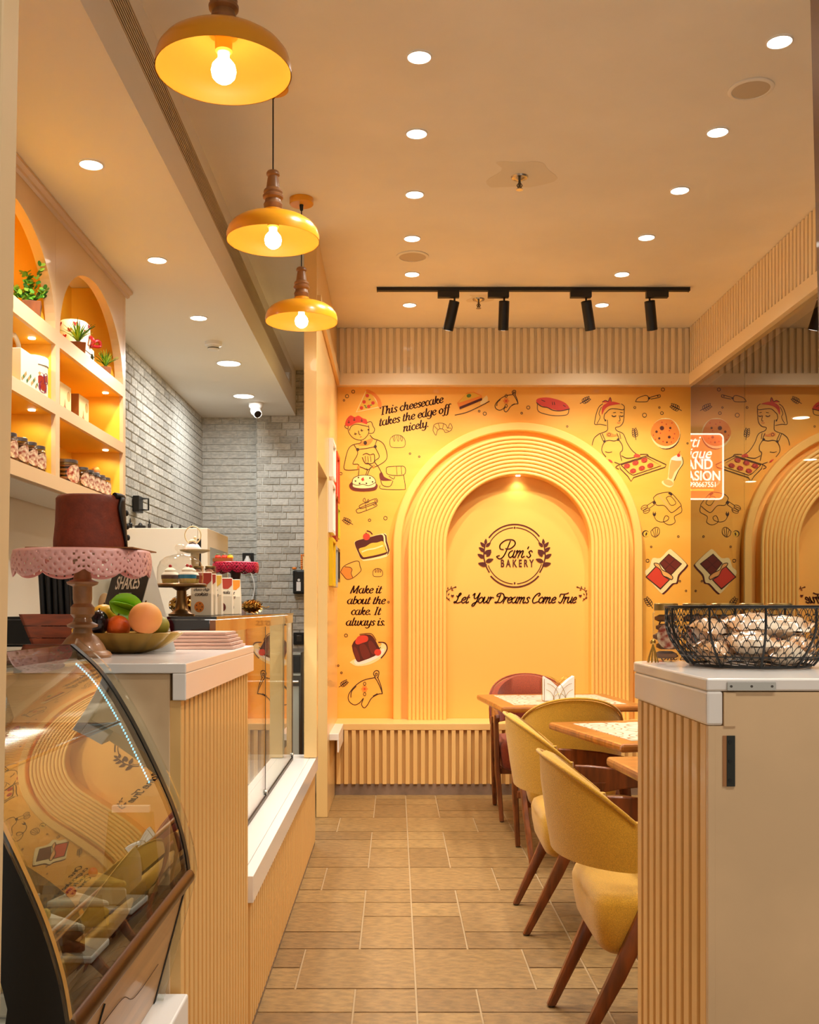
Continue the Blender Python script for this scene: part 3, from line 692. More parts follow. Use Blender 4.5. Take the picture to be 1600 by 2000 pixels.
# ================================================================== chairs and tables
def rbox(m_, x0, x1, y0, y1, z0, z1, e=.3, n=20, taper=1):
    cx, cy = (x0+x1)/2, (y0+y1)/2; ax, ay = (x1-x0)/2, (y1-y0)/2; rings = []
    def se(a, p): c = math.cos(a); return math.copysign(abs(c)**p, c)
    for zf, rf in ((0, .88), (.07, .95), (.2, .99), (.5, 1.0), (.78, .99), (.93, .95), (1, .86), (1.0, .5)):
        k = rf*(taper+(1-taper)*min(1, zf*1.4))
        rings.append([(cx+ax*k*se(2*PI*i/(2*n), e), cy+ay*k*se(2*PI*i/(2*n)-PI/2, e), z0+(z1-z0)*zf+(.006 if rf == .5 else 0)) for i in range(2*n)])
    return m_.rings(rings)
def make_chair(fabric, label, group):
    t = thing('upholstered_chair', label, 'chair', (0, 0, 0), 0, group)
    rbox(MB(), -.230, .230, -.19, .275, .295, .474, .24, 20, .92).build('seat', fabric, t, 70)
    NF = 24; out = []; inn = []; topc = []
    def shell(f, v, off):
        a = f*math.radians(88); k = 1-.02
        zt = .842-.165*abs(f)**2.0; zb = .555-.015*abs(f); z = zb+(zt-zb)*v
        lean = -.035*v
        return (math.sin(a)*(.252-off), -.075-math.cos(a)*(.20-off)+lean*math.cos(a), z)
    rows = []
    for i in range(NF+1):
        f = -1+2*i/NF
        prof = [shell(f, 0.0, .012), shell(f, 0.0, 0), shell(f, .3, -.004), shell(f, .7, -.006), shell(f, .97, 0), shell(f, 1.0, .02), shell(f, .97, .042), shell(f, .6, .048), shell(f, .03, .046), shell(f, 0, .034)]
        rows.append(prof)
    MB().rings(rows).build('backrest', fabric, t, 60)
    b = [c for c in t.children if c.name.startswith('backrest')][0]
    MB().tube([shell(-1+2*i/NF, 1.0, -.004) for i in range(NF+1)], .006, 8).build('piping', fabric, b, 60)
    for s in (-1, 1):
        MB().tube([shell(s, v/6, .02) for v in range(-0, 7)], .016, 8).build('end_welt', fabric, b, 60)
    def plank(pts, nm):
        rings = []
        for (x, y, z, hx, hy) in pts:
            rings.append([(x+hx*c, y+hy*d, z) for c, d in ((-1, -.6), (-.6, -1), (.6, -1), (1, -.6), (1, .6), (.6, 1), (-.6, 1), (-1, .6))])
        return MB().rings(rings).build(nm, 'chair_wood', t, 35)
    for s in (-1, 1):
        plank([(s*.205, -.245, .006, .014, .014), (s*.222, -.13, .24, .016, .024), (s*.240, -.005, .52, .015, .028), (s*.243, .03, .60, .013, .026)], 'leg')
        plank([(s*.215, .285, .006, .013, .013), (s*.235, .245, .30, .016, .021), (s*.242, .215, .585, .014, .026), (s*.242, .20, .625, .012, .03)], 'leg')
        MB().prism([(-.062, .548), (.0, .552), (.12, .575), (.23, .585), (.245, .61), (.225, .632), (.12, .652), (.0, .664), (-.062, .666)], lambda y, z: (s*.222, y, z), lambda y, z: (s*.246, y, z)).build('armrest', 'chair_wood', t, 30, bevel=.005)
        for y in (-.245, .285):
            MB().lathe([(.011, 0), (.012, .004), (.011, .0065)], 12, (s*(.205 if y < 0 else .215), y, 0)).build('foot_pad', 'steel_dark', t, 40)
    MB().box(-.225, .225, -.06, -.02, .275, .31).build('cross_rail', 'chair_wood', t, bevel=.004)
    MB().box(-.228, .228, .19, .225, .275, .31).build('cross_rail', 'chair_wood', t, bevel=.004)
    return t
ch = make_chair('olive_fabric', 'olive velvet chair nearest the camera, back turned to the aisle', 'olive chairs at the tables')
ch.location = (.742, 3.08, 0); ch.rotation_euler = (0, 0, -PI/2)
dup(ch, (.757, 4.20, 0), -PI/2-.02, 'middle olive velvet chair on the aisle, at the second table')
dup(ch, (.865, 5.19, 0), 0, 'olive velvet chair seen straight from behind, at the farthest table')
rc = make_chair('rust_fabric', 'rust red chair behind the farthest table', None); rc.location = (.845, 6.40, 0); rc.rotation_euler = (0, 0, PI)
# table tops with printed inlay
m = mat('inlay', (242, 232, 212), .3, coat=.3); nt = m.node_tree; b = nt.nodes['Principled BSDF']
tc = nt.nodes.new('ShaderNodeTexCoord'); vo = nt.nodes.new('ShaderNodeTexVoronoi'); vo.inputs['Scale'].default_value = 7.5; vo.inputs['Randomness'].default_value = .75
wv = nt.nodes.new('ShaderNodeMath'); wv.operation = 'MULTIPLY'; wv.inputs[1].default_value = 30
sn = nt.nodes.new('ShaderNodeMath'); sn.operation = 'SINE'; rp = nt.nodes.new('ShaderNodeValToRGB')
rp.color_ramp.elements[0].position = .0; rp.color_ramp.elements[0].color = rgb((140, 108, 76)); rp.color_ramp.elements[1].position = .22; rp.color_ramp.elements[1].color = rgb((226, 214, 192))
ad = nt.nodes.new('ShaderNodeMath'); ad.operation = 'MULTIPLY_ADD'; ad.inputs[1].default_value = .5; ad.inputs[2].default_value = .5
nt.links.new(tc.outputs['Object'], vo.inputs[0]); nt.links.new(vo.outputs['Distance'], wv.inputs[0]); nt.links.new(wv.outputs[0], sn.inputs[0]); nt.links.new(sn.outputs[0], ad.inputs[0]); nt.links.new(ad.outputs[0], rp.inputs[0]); nt.links.new(rp.outputs[0], b.inputs['Base Color'])
def make_table(loc, rz, lb):
    t = thing('cafe_table', lb, 'table', loc, rz, 'wooden cafe tables'); h = .39; Z = .758
    MB().box(-h, h, -h, h, Z-.034, Z-.0012).build('table_top', 'table_wood', t, bevel=.011)
    MB().box(-.305, .305, -.30, .30, Z-.002, Z+.0004).build('printed_inlay', 'inlay', t)
    MB().box(.085, .195, -.055, .055, .03, Z-.06).build('pedestal', 'chair_wood', t, bevel=.006)
    MB().box(-.01, .29, -.15, .15, 0, .03).build('base_plate', 'chair_wood', t, bevel=.008)
    MB().box(-.25, .25, -.03, .03, Z-.06, Z-.035).build('support_bar', 'chair_wood', t, bevel=.004)
    MB().box(-.03, .03, -.25, .25, Z-.06, Z-.035).build('support_bar', 'chair_wood', t, bevel=.004)
    return t
make_table((.905, 5.775, 0), math.radians(5), 'farthest square wooden table with printed inlay')
make_table((1.15, 4.34, 0), math.radians(12), 'middle square wooden table, turned slightly')
make_table((1.15, 3.21, 0), math.radians(5), 'nearest wooden table, mostly hidden by the counter end')
mat('gold_wire', (200, 156, 70), .25, metal=1); mat('napkin', (246, 240, 230), .8)
def napkins(loc, rz, lb):
    t = thing('napkin_holder', lb, 'napkin holder', loc, rz, 'napkin holders on the tables')
    MB().box(-.085, .085, -.03, .03, 0, .004).build('base', 'gold_wire', t, bevel=.001)
    for s in (-1, 1):
        wr = MB()
        def arc(cx, r, a0=0, a1=PI): return [(max(-.085, min(.085, cx+r*math.cos(a0+(a1-a0)*i/16))), s*.03, .004+r*1.15*math.sin(a0+(a1-a0)*i/16)) for i in range(17)]
        for cx, r in ((-.085, .055), (-.085, .085), (-.085, .12), (.085, .055), (.085, .085), (.085, .12), (0, .035)):
            p = [q for q in arc(cx, r) if abs(q[0]) < .0849]
            wr.tube(p, .0013, 5)
        wr.tube([(-.085, s*.03, .004), (-.085, s*.03, .125)], .0014, 5).tube([(.085, s*.03, .004), (.085, s*.03, .125)], .0014, 5)
        o = wr.build('wire_side', 'gold_wire', t, 60); o['kind'] = 'stuff'
    for k in range(8):
        y = -.024+k*.0068; dz = .002*math.sin(k*2.1)
        MB().prism([(-.082, .0045), (.082, .0045), (.083, .139+dz), (.05, .118), (.0, .072+dz), (-.05, .118), (-.083, .137-dz)], lambda a, z: (a, y, z), lambda a, z: (a, y+.004, z)).build('napkin', 'napkin', t)
napkins((.895, 5.66, .7585), math.radians(4), 'napkin holder on the farthest table')
napkins((1.165, 4.42, .7585), math.radians(70), 'napkin holder on the middle table, half hidden by the counter end')
# ================================================================== printed mural and lettering on the back wall
class Art:
    """flat print on the mural wall; coordinates are read off the photograph and land on the wall plane"""
    def __init__(s, name, ox=0, oy=0, k=1, lift=.0008, parent=None, mats=None, thick=0):
        s.mb = MB(); s.name = name; s.ox, s.oy, s.k = ox, oy, k; s.lift = lift; s.mats = []; s.parent = parent or wb; s.thick = thick
    def p(s, x, y):
        q = W(s.ox+x*s.k, s.oy+y*s.k, DB); return (q.x, DB-s.lift, q.z)
    def mi(s, m):
        if m not in s.mats: s.mats.append(m)
        s.mb.k = s.mats.index(m)
    def fill(s, pts, m, smooth=0):
        s.mi(m); s.lift += .00022
        if smooth: pts = smoothpts(pts, smooth, True)
        s.mb.face([s.p(*q) for q in pts]); return s
    def line(s, pts, w, m='print_line', smooth=4, closed=False):
        s.mi(m); s.lift += .00004
        if closed and not smooth: pts = list(pts)+[pts[0]]
        if smooth: pts = smoothpts(pts, smooth, closed)
        if closed and smooth: pts = pts+[pts[0]]
        w = w*(.5 if m != 'print_line' else .66); n = len(pts); L = []; R = []
        for i in range(n):
            a = pts[max(i-1, 0)]; b = pts[min(i+1, n-1)]
            if closed and i in (0, n-1): a, b = pts[n-2], pts[1]
            dx, dy = b[0]-a[0], b[1]-a[1]; l = math.hypot(dx, dy) or 1
            nx, ny = -dy/l*w, dx/l*w
            L.append(s.p(pts[i][0]+nx, pts[i][1]+ny)); R.append(s.p(pts[i][0]-nx, pts[i][1]-ny))
        s.mb.sheet([L, R]); return s
    def ell(s, cx, cy, rx, ry, m, rot=0, n=24, w=None):
        pts = []
        for i in range(n):
            a = 2*PI*i/n; x, y = rx*math.cos(a), ry*math.sin(a)
            pts.append((cx+x*math.cos(rot)-y*math.sin(rot), cy+x*math.sin(rot)+y*math.cos(rot)))
        return s.line(pts, w, m, 0, True) if w else s.fill(pts, m)
    def done(s, label=None):
        o = s.mb.build(s.name, s.mats, s.parent, None, world=(s.parent is not wb), fix=False, thick=s.thick)
        if label: o['label'] = label
        return o
BOWL = [(.36,1),(.10,.78),(.05,.35),(.28,0),(.54,.22),(.62,.75)]
TAIL = [(.64,1),(.60,.25),(.68,0),(.86,.16)]
GL = {'a': (.84, [BOWL, TAIL]), 'b': (.7, [[(.2,1.6),(.1,.25),(.3,0),(.58,.3),(.58,.75),(.42,1),(.14,.65)]]),
 'c': (.6, [[(.5,.86),(.36,1),(.12,.75),(.07,.35),(.3,0),(.54,.14)]]), 'd': (.84, [BOWL, [(.68,1.6),(.60,.25),(.68,0),(.86,.16)]]),
 'e': (.64, [[(.1,.45),(.46,.58),(.55,.82),(.38,1),(.12,.72),(.07,.35),(.3,0),(.58,.2)]]),
 'f': (.46, [[(.66,1.5),(.5,1.62),(.36,1.3),(.22,-.2),(.08,-.5),(-.08,-.4)], [(.05,.95),(.56,.95)]]),
 'g': (.74, [BOWL, [(.64,1),(.56,-.2),(.32,-.5),(.04,-.38)]]),
 'h': (.82, [[(.2,1.6),(.06,0)], [(.12,.5),(.36,.95),(.56,.88),(.5,.2),(.6,0),(.8,.16)]]),
 'i': (.4, [[(.02,.82),(.16,1),(.1,.22),(.2,0),(.38,.16)], [(.2,1.36),(.22,1.44)]]),
 'k': (.72, [[(.2,1.6),(.06,0)], [(.12,.45),(.42,.95),(.56,.85),(.46,.6),(.2,.5)], [(.22,.5),(.42,.12),(.54,0),(.72,.16)]]),
 'l': (.4, [[(.22,1.6),(.1,.22),(.2,0),(.38,.16)]]),
 'm': (1.14, [[(.02,.85),(.16,1),(.06,0)], [(.12,.5),(.34,.95),(.48,.88),(.4,0)], [(.46,.5),(.68,.95),(.84,.88),(.78,.2),(.88,0),(1.1,.16)]]),
 'n': (.82, [[(.02,.85),(.16,1),(.06,0)], [(.12,.5),(.36,.95),(.56,.88),(.5,.2),(.6,0),(.8,.16)]]),
 'o': (.66, [[(.36,1),(.1,.75),(.06,.32),(.28,0),(.54,.25),(.58,.7),(.36,1)]]),
 'p': (.7, [[(.02,.85),(.18,1),(.0,-.52)], [(.12,.6),(.38,1),(.6,.75),(.55,.25),(.3,0),(.1,.2)]]),
 'r': (.54, [[(.02,.85),(.16,1),(.06,0)], [(.12,.5),(.32,.95),(.52,.9)]]),
 's': (.54, [[(.5,.82),(.34,1),(.14,.8),(.3,.52),(.44,.24),(.26,0),(.02,.18)]]),
 't': (.46, [[(.26,1.35),(.12,.22),(.22,0),(.42,.18)], [(.02,.97),(.46,.97)]]),
 'u': (.84, [[(.02,.85),(.16,1),(.1,.25),(.26,0),(.54,.35)], [(.64,1),(.58,.22),(.68,0),(.86,.16)]]),
 'w': (1.0, [[(.02,.85),(.16,1),(.12,.25),(.28,0),(.5,.35),(.54,.95)], [(.5,.3),(.66,0),(.88,.35),(.92,1)]]),
 'y': (.76, [[(.02,.85),(.16,1),(.12,.3),(.28,.02),(.54,.35)], [(.66,1),(.54,-.2),(.3,-.52),(.02,-.4)]]),
 '.': (.3, [[(.08,.06),(.13,.1)]]), "'": (.28, [[(.2,1.6),(.14,1.25)]]), ' ': (.4, []),
 'T': (.95, [[(.1,1.3),(.14,1.55),(.98,1.55),(1.0,1.3)], [(.55,1.55),(.45,0)], [(.25,.0),(.68,.0)]]),
 'M': (1.25, [[(.05,0),(.3,1.55)], [(.28,1.55),(.5,.05)], [(.5,.05),(1.06,1.55)], [(1.06,1.55),(.96,0)], [(-.06,0),(.2,0)], [(.8,0),(1.14,0)]]),
 'I': (.55, [[(.34,1.55),(.22,0)], [(.12,1.55),(.54,1.55)], [(.02,0),(.42,0)]]),
 'O': (1.05, [[(.6,1.58),(.2,1.15),(.1,.5),(.42,-.03),(.85,.4),(.95,1.1),(.6,1.58)]])}
SCRIPT = {'L': (.95, [[(.15,1.2),(.3,1.05),(.62,1.45),(.55,1.7),(.38,1.45),(.36,.6),(.15,.02),(-.02,.12),(.12,.24),(.45,.0),(.9,.2)]]),
 'Y': (.95, [[(.0,1.35),(.2,1.65),(.22,1.0),(.36,.75),(.62,.95),(.8,1.6)], [(.86,1.68),(.72,.5),(.5,-.4),(.22,-.48),(.3,-.1),(.9,.3)]]),
 'D': (1.15, [[(.5,1.45),(.36,.2),(.14,.0),(.02,.14),(.3,.16),(.75,.08),(1.05,.7),(.92,1.4),(.5,1.68),(.1,1.5),(.06,1.15),(.3,1.15)]]),
 'C': (.95, [[(.7,1.2),(.85,1.4),(.74,1.68),(.36,1.4),(.08,.6),(.28,.0),(.86,.25)]]),
 'T': (.85, [[(.02,1.1),(.08,1.5),(.5,1.5),(.9,1.56),(1.15,1.7)], [(.66,1.5),(.54,.4),(.34,.0),(.08,.18)]]),
 'P': (1.1, [[(.72,1.62),(.5,.2),(.22,-.22),(-.08,.0),(.1,.12)], [(.3,.75),(.05,.85),(.0,1.3),(.4,1.75),(.95,1.72),(1.15,1.3),(.85,.85),(.5,.85)]])}
def write(art, text, x, y, size, m, nib=.27, thin=.07, shear=.22, center=True, rot=0, glyphs=None, space=1.0, xs=1.2):
    space = space*xs
    """broad-nib lettering: thick downstrokes, thin joins"""
    G = dict(GL);  G.update(glyphs or {})
    wd = sum(G[c][0]*space for c in text)*size
    cx = x-wd/2 if center else x
    cr, sr = math.cos(rot), math.sin(rot)
    def mp(u, v, ox):
        X = ox+(u*xs+shear*v)*size-x; Y = -v*size*.9
        return (x+X*cr-Y*sr, y+X*sr+Y*cr)
    for c in text:
        adv, strokes = G[c]; keep = art.lift
        for st in strokes:
            if len(st) == 2 and abs(st[0][0]-st[1][0])+abs(st[0][1]-st[1][1]) < .15:
                u, v = mp(st[0][0]+.03, st[0][1]+.04, cx); art.ell(u, v, size*.13, size*.13, m, 0, 12); continue
            sp = smoothpts(st, 5) if len(st) > 2 else st
            pts = [mp(u, v, cx) for u, v in sp]
            art.line(pts, thin*size*2, m, 0)
            if nib:
                art.mi(m); h = nib*size*.5
                art.mb.sheet([[art.p(a-h*cr, b-h*sr) for a, b in pts], [art.p(a+h*cr, b+h*sr) for a, b in pts]])
            for e in ([pts[0], pts[-1]] if len(st) > 2 and nib else []):
                art.ell(e[0], e[1], thin*size*1.25, thin*size*1.25, m, 0, 8)
        art.lift = keep
        cx += adv*size*space
K7, K8, K9 = 360/1565, .25, 520/2000
a = Art('printed_quote', 640, 740, K7)
write(a, 'This cheesecake', 712, 255, 47, 'print_brown', rot=-.197)
write(a, 'takes the edge off', 735, 342, 47, 'print_brown', rot=-.197)
write(a, 'nicely.', 752, 428, 47, 'print_brown', rot=-.197); a.done()
a = Art('printed_quote', 640, 1040, K9)
for i, tx in enumerate(['Make it', 'about the', 'cake. It', 'always is.']): write(a, tx, [286, 288, 285, 284][i], 456+81*i, 41, 'print_brown')
a.done()
a = Art('printed_quote', 1240, 820, .25)
for i, (tx, x) in enumerate([('One', 248), ('cupcake at', 300), ('each meal.', 330), ('One is', 260)]): write(a, tx, x if i == 0 else x+40, 1618+86*i, 44, 'print_brown')
a.done()
# pizza
a = Art('printed_pizza', 640, 740, K7)
a.fill([(240,285),(330,85),(400,120),(455,190),(460,238)], 'print_cream', 0).fill([(250,278),(335,92),(390,150),(435,235)], 'print_gold')
a.fill([(333,88),(400,120),(450,180),(458,236),(432,238),(415,180),(375,135),(330,112)], 'print_orange', 3)
for x, y in ((337,143),(310,196),(385,205),(350,235),(288,247)): a.ell(x, y, 15, 15, 'print_red')
for q in ([(310,225),(328,232)], [(350,180),(366,172)], [(318,240),(336,246)], [(360,225),(376,222)]): a.line(q, 8, 'print_green', 0)
a.done()
# woman with whisked cake
a = Art('printed_baker_with_cake', 640, 740, K7); LW = 4.2
a.fill([(150,395),(160,345),(195,310),(230,325),(262,312),(300,335),(330,345),(335,385),(290,372),(240,375),(190,400)], 'print_red', 3)
for x, y in ((180,365),(226,345),(290,352)): a.line([(x,y-14),(x,y+12)], 4, 'print_line', 0).line([(x-9,y+2),(x,y+10),(x+9,y+2)], 4, 'print_line', 0)
a.line([(175,400),(178,450),(215,500),(270,520),(310,510),(345,470),(352,430),(348,395)], LW).line([(150,392),(148,410),(170,425)], LW).line([(185,440),(200,405),(240,385),(300,395),(345,405)], LW).line([(335,370),(370,365),(385,400),(400,430),(385,460),(350,462)], LW)
a.line([(225,470),(250,465)], 5).line([(280,440),(302,438)], 5).line([(232,455),(240,478)], 4).line([(286,425),(292,448)], 4).line([(262,440),(268,470),(280,475)], LW).line([(275,495),(290,490)], 5, 'print_red')
a.fill([(262,560),(290,530),(320,525),(370,505),(385,520),(350,560),(300,565)], 'print_orange', 3).ell(345, 432, 5, 8, 'print_line').ell(320, 544, 15, 18, 'print_line')
a.line([(285,520),(280,545),(215,560),(175,600),(150,690),(140,760),(175,775),(260,770)], LW).line([(360,475),(385,505),(440,525),(480,560),(505,640),(495,690),(440,730),(385,755)], LW)
a.line([(225,560),(248,600),(255,640),(215,720),(265,730),(262,820)], LW).line([(420,520),(405,575),(440,660),(400,700),(430,745),(460,800)], LW).line([(248,600),(330,590),(405,575)], LW)
a.ell(256, 600, 13, 13, 'print_line').ell(405, 575, 13, 13, 'print_line')
a.line([(300,645),(330,632),(360,645),(395,640),(398,700),(370,720),(320,715),(295,665)], LW)
for x in (320,342,365): a.line([(x,655),(x+4,705)], 3)
a.line([(320,720),(345,715),(365,735),(380,745),(345,770),(330,760)], LW).line([(255,740),(300,755),(340,775)], LW).line([(340,770),(320,830)], LW).line([(365,750),(330,835)], LW).ell(262, 750, 10, 14, 'print_orange').ell(393, 742, 10, 14, 'print_orange')
a.fill([(185,910),(200,880),(250,870),(360,875),(415,890),(425,915),(400,945),(300,955),(215,945)], 'print_choco', 4).fill([(212,905),(210,870),(225,840),(280,820),(360,822),(400,850),(410,890),(390,920),(300,930),(230,922)], 'print_cream', 4)
a.line([(212,905),(210,870),(225,840),(280,820),(360,822),(400,850),(410,890)], LW).line([(212,890),(250,905),(300,895),(350,908),(408,880)], LW)
for x, y in ((262,838),(237,868),(272,888),(330,888),(382,875),(360,842)): a.ell(x, y, 7, 7, 'print_line', 0, 10)
a.fill([(285,850),(305,835),(312,862),(295,868)], 'print_red'); a.done()
# mixer
a = Art('printed_stand_mixer', 640, 740, K7)
a.line([(498,770),(510,748),(600,742),(650,745),(662,780),(645,815),(560,820),(505,805),(498,770)], LW).line([(585,745),(590,815)], 3).line([(625,745),(630,812)], 3).line([(645,815),(660,920),(640,940),(460,935),(445,905)], LW)
a.fill([(440,805),(462,795),(480,830),(520,850),(548,862),(470,865),(445,850)], 'print_choco', 3).line([(450,860),(470,905),(530,912),(555,865)], LW).line([(520,825),(560,850),(570,828)], 4); a.done()
def leaf(ox, oy, k, x, y, s, rot, name='printed_leaf'):
    a = Art(name, ox, oy, k); cr, sr = math.cos(rot), math.sin(rot)
    T = lambda u, v: (x+(u*cr-v*sr)*s, y+(u*sr+v*cr)*s)
    a.line([T(0,1.1),T(.02,.4),(T(0,-.9))], 4, smooth=3)
    for v, sz in ((.55,.5),(.2,.52),(-.15,.46),(-.5,.36)):
        for g in (-1, 1): a.line([T(0,v),T(g*sz*.75,v-.12),T(g*sz*.95,v-.5),T(g*sz*.3,v-.4),T(0,v-.08)], 3.6, smooth=3)
    a.done()
for q in ((640,740,K7,172,1212,46,-1.05), (640,1040,K9,118,1138,38,.95), (1000,740,K8,572,170,42,1.05), (1000,740,K8,962,430,44,-.15), (1000,740,K8,1282,226,46,-1.1), (1000,740,K8,1072,1750,48,-.6)): leaf(*q)
def bun(ox, oy, k, x, y, s, name='printed_bread_roll'):
    a = Art(name, ox, oy, k); T = lambda u, v: (x+u*s, y+v*s)
    a.line([T(-1,.2),T(-.9,-.4),T(-.4,-.8),T(.3,-.8),T(.85,-.4),T(1,.2),T(.8,.7),T(0,.8),T(-.8,.7)], 3.4, closed=True)
    for u in (-.5, 0, .45): a.line([T(u-.1,-.75),T(u-.02,-.2),T(u+.12,-.05),T(u+.18,-.4),T(u+.05,-.78)], 3)
    a.done()
bun(640, 740, K7, 594, 532, 66); bun(640, 740, K7, 426, 1645, 42)
a = Art('printed_croissant', 640, 740, K7)
a.line([(895,440),(905,390),(960,375),(1005,390),(1020,420),(1040,378),(1058,410),(1045,440),(1000,455),(985,430),(950,425),(930,445),(920,480),(895,440)], 3.4)
for p_ in ([(905,400),(935,430)], [(940,380),(955,425)], [(985,382),(975,425)], [(1000,430),(1030,445)], [(1015,415),(1050,420)]): a.line(p_, 3)
a.done()
a = Art('printed_cinnamon_sticks', 640, 740, K7)
a.line([(270,1090),(280,1070),(395,1020),(420,1022),(422,1045),(400,1060),(290,1100),(270,1090)], LW).line([(245,1125),(255,1105),(390,1050),(412,1062),(408,1085),(270,1138),(245,1125)], LW).line([(318,1050),(330,1115)], 3.4).line([(325,1050),(300,1035),(315,1012),(328,1050),(345,1022),(350,1045),(325,1055)], 3.4).ell(408, 1036, 9, 9, 'print_line', w=3).ell(398, 1068, 9, 9, 'print_line', w=3); a.done()
a = Art('printed_layer_cake', 640, 740, K7)
a.fill([(230,1405),(240,1375),(330,1350),(470,1312),(500,1325),(508,1380),(525,1450),(500,1510),(330,1545),(290,1535),(262,1490)], 'print_cream', 3).fill([(470,1312),(500,1330),(505,1378),(526,1455),(505,1500),(512,1455),(492,1385),(488,1335)], 'print_brown', 2)
a.fill([(232,1405),(245,1375),(330,1352),(450,1322),(475,1345),(478,1385),(500,1450),(495,1490),(330,1530),(285,1525),(262,1480)], 'print_brown', 3).fill([(265,1445),(320,1425),(370,1395),(420,1390),(472,1380),(492,1450),(488,1475),(330,1512),(295,1505)], 'print_gold', 3)
a.line([(290,1470),(340,1450),(400,1440),(470,1415)], 12, 'print_cream').ell(330, 1340, 30, 30, 'print_red').line([(330,1318),(325,1302)], 4).line([(332,1290),(360,1298),(380,1320)], 10, 'print_brown'); a.done()
a = Art('printed_loaf', 640, 740, K7)
a.fill([(110,1640),(130,1605),(180,1600),(205,1620),(200,1650),(215,1690),(165,1700),(135,1670)], 'print_orange', 3).line([(110,1640),(140,1590),(220,1552),(265,1550),(275,1590),(285,1620),(270,1645),(215,1690),(165,1702),(132,1668),(110,1640)], 4).line([(145,1595),(190,1600),(208,1620),(200,1650),(215,1690)], 4); a.done()
a = Art('printed_pudding', 640, 1040, K9)
a.fill([(180,985),(185,960),(390,860),(400,825),(440,850),(448,880),(400,945),(320,990),(230,1005)], 'print_cream', 3).line([(380,825),(430,830),(448,868),(430,910),(400,945)], 9, 'print_brown').fill([(200,975),(225,945),(330,930),(420,870),(410,915),(320,970),(230,995)], 'print_white', 3)
a.fill([(182,850),(215,800),(250,770),(320,768),(352,800),(380,850),(395,890),(350,930),(260,965),(225,972),(205,935)], 'print_brown', 2)
for q in ([(192,870),(215,865),(245,950),(222,962)], [(238,860),(270,835),(300,870),(320,930),(270,950)], [(305,830),(330,815),(372,880),(350,915),(325,900)]): a.fill(q, 'print_choco', 3)
a.fill([(208,825),(225,785),(265,772),(302,782),(300,815),(262,830),(225,842)], 'print_red', 3).ell(377, 900, 26, 25, 'print_red').line([(385,875),(400,860)], 4).line([(240,765),(300,758),(335,765),(365,810)], 5, 'print_brown'); a.done()
def mitt(ox, oy, k, T, lw=5):
    a = Art('printed_oven_mitt', ox, oy, k)
    for pts in ([(355,1090),(270,1110),(205,1155),(160,1215),(160,1265),(200,1295),(240,1280),(270,1245),(255,1290),(275,1318),(300,1295),(330,1245),(380,1215),(412,1212)], [(355,1090),(375,1120),(400,1175),(412,1212)], [(375,1085),(400,1150),(412,1210)], [(215,1155),(180,1195),(175,1240)], [(340,1230),(375,1210)], [(360,1090),(345,1060),(362,1038),(385,1045),(380,1085),(370,1090)], [(362,1080),(360,1060),(372,1058),(370,1080)]): a.line([T(*q) for q in pts], lw)
    cx, cy = T(278, 1175)
    for i in range(6):
        an = i*PI/3; a.ell(cx+15*math.cos(an), cy+15*math.sin(an), 10, 8, 'print_orange', an, 12)
    a.ell(cx, cy, 8, 8, 'print_red', 0, 10)
    for g in (-1, 1): a.line([(cx, cy+g*24), (cx-10, cy+g*40), (cx+2, cy+g*52), (cx+10, cy+g*38), (cx, cy+g*24)], 3.4)
    a.done()
mitt(640, 1040, K9, lambda x, y: (x, y)); mitt(690, 502, .25, lambda x, y: (x*.70+1000, y*.60+420), 4.6)
a = Art('printed_cheesecake_slice', 640, 740, K7)
a.fill([(1100,205),(1180,120),(1240,110),(1308,140),(1310,180),(1120,258)], 'print_orange', 0).fill([(1105,210),(1170,130),(1235,115),(1300,145)], 'print_gold', 0).fill([(1120,235),(1310,150),(1312,182),(1122,260)], 'print_brown', 0).fill([(1102,208),(1305,143),(1312,160),(1118,238)], 'print_orange').ell(1200, 143, 20, 15, 'print_green', -.3).fill([(1300,195),(1350,140),(1360,190),(1300,220)], 'print_cream', 2).line([(1080,308),(1180,285),(1290,235),(1375,190)], 5); a.done()
# right half
a = Art('printed_pie', 1000, 740, K8)
a.fill([(192,185),(200,155),(270,145),(350,160),(420,190),(452,235),(430,240),(380,250),(300,232),(220,205)], 'print_red', 3).line([(192,185),(230,215),(280,225),(320,245),(380,250),(452,235)], 5).line([(200,195),(205,250),(260,275),(340,288),(430,280),(445,240)], 4)
for q in ([(230,165),(260,178)], [(315,180),(320,205)], [(330,180),(335,205)], [(400,205),(420,218)]): a.line(q, 4)
a.done()
a = Art('printed_baker_with_tray', 1000, 740, K8); LW = 4.2
a.fill([(702,250),(708,215),(740,190),(790,178),(850,195),(820,200),(760,212),(725,240),(705,280)], 'print_red', 3).fill([(742,185),(705,182),(725,170),(750,175),(768,145),(775,172),(770,188)], 'print_red', 2).line([(705,182),(730,168),(752,176),(768,145),(778,178)], 4)
a.line([(710,195),(680,220),(660,270),(650,320),(648,355),(690,355),(740,365)], LW).line([(700,220),(680,270),(690,300),(665,350)], 3.4).line([(735,265),(770,235),(820,235),(870,242),(878,215),(855,195)], LW).line([(740,262),(725,275),(720,310),(735,325)], LW).line([(745,320),(748,370),(742,405),(680,430)], LW).line([(878,235),(872,330),(845,370),(810,380),(820,405),(870,430),(900,500),(940,560),(985,595)], LW)
a.line([(780,285),(795,295),(815,288)], 6).line([(845,288),(858,294),(870,288)], 6).line([(790,265),(812,262)], 3.4).line([(845,262),(865,265)], 3.4).line([(838,285),(845,325),(832,330)], LW).line([(822,342),(835,346),(848,340)], 4, 'print_red').ell(730, 325, 6, 8, 'print_line')
a.fill([(735,430),(760,415),(800,435),(825,430),(822,445),(780,452),(745,448)], 'print_orange', 3).ell(760, 436, 11, 11, 'print_line', w=3)
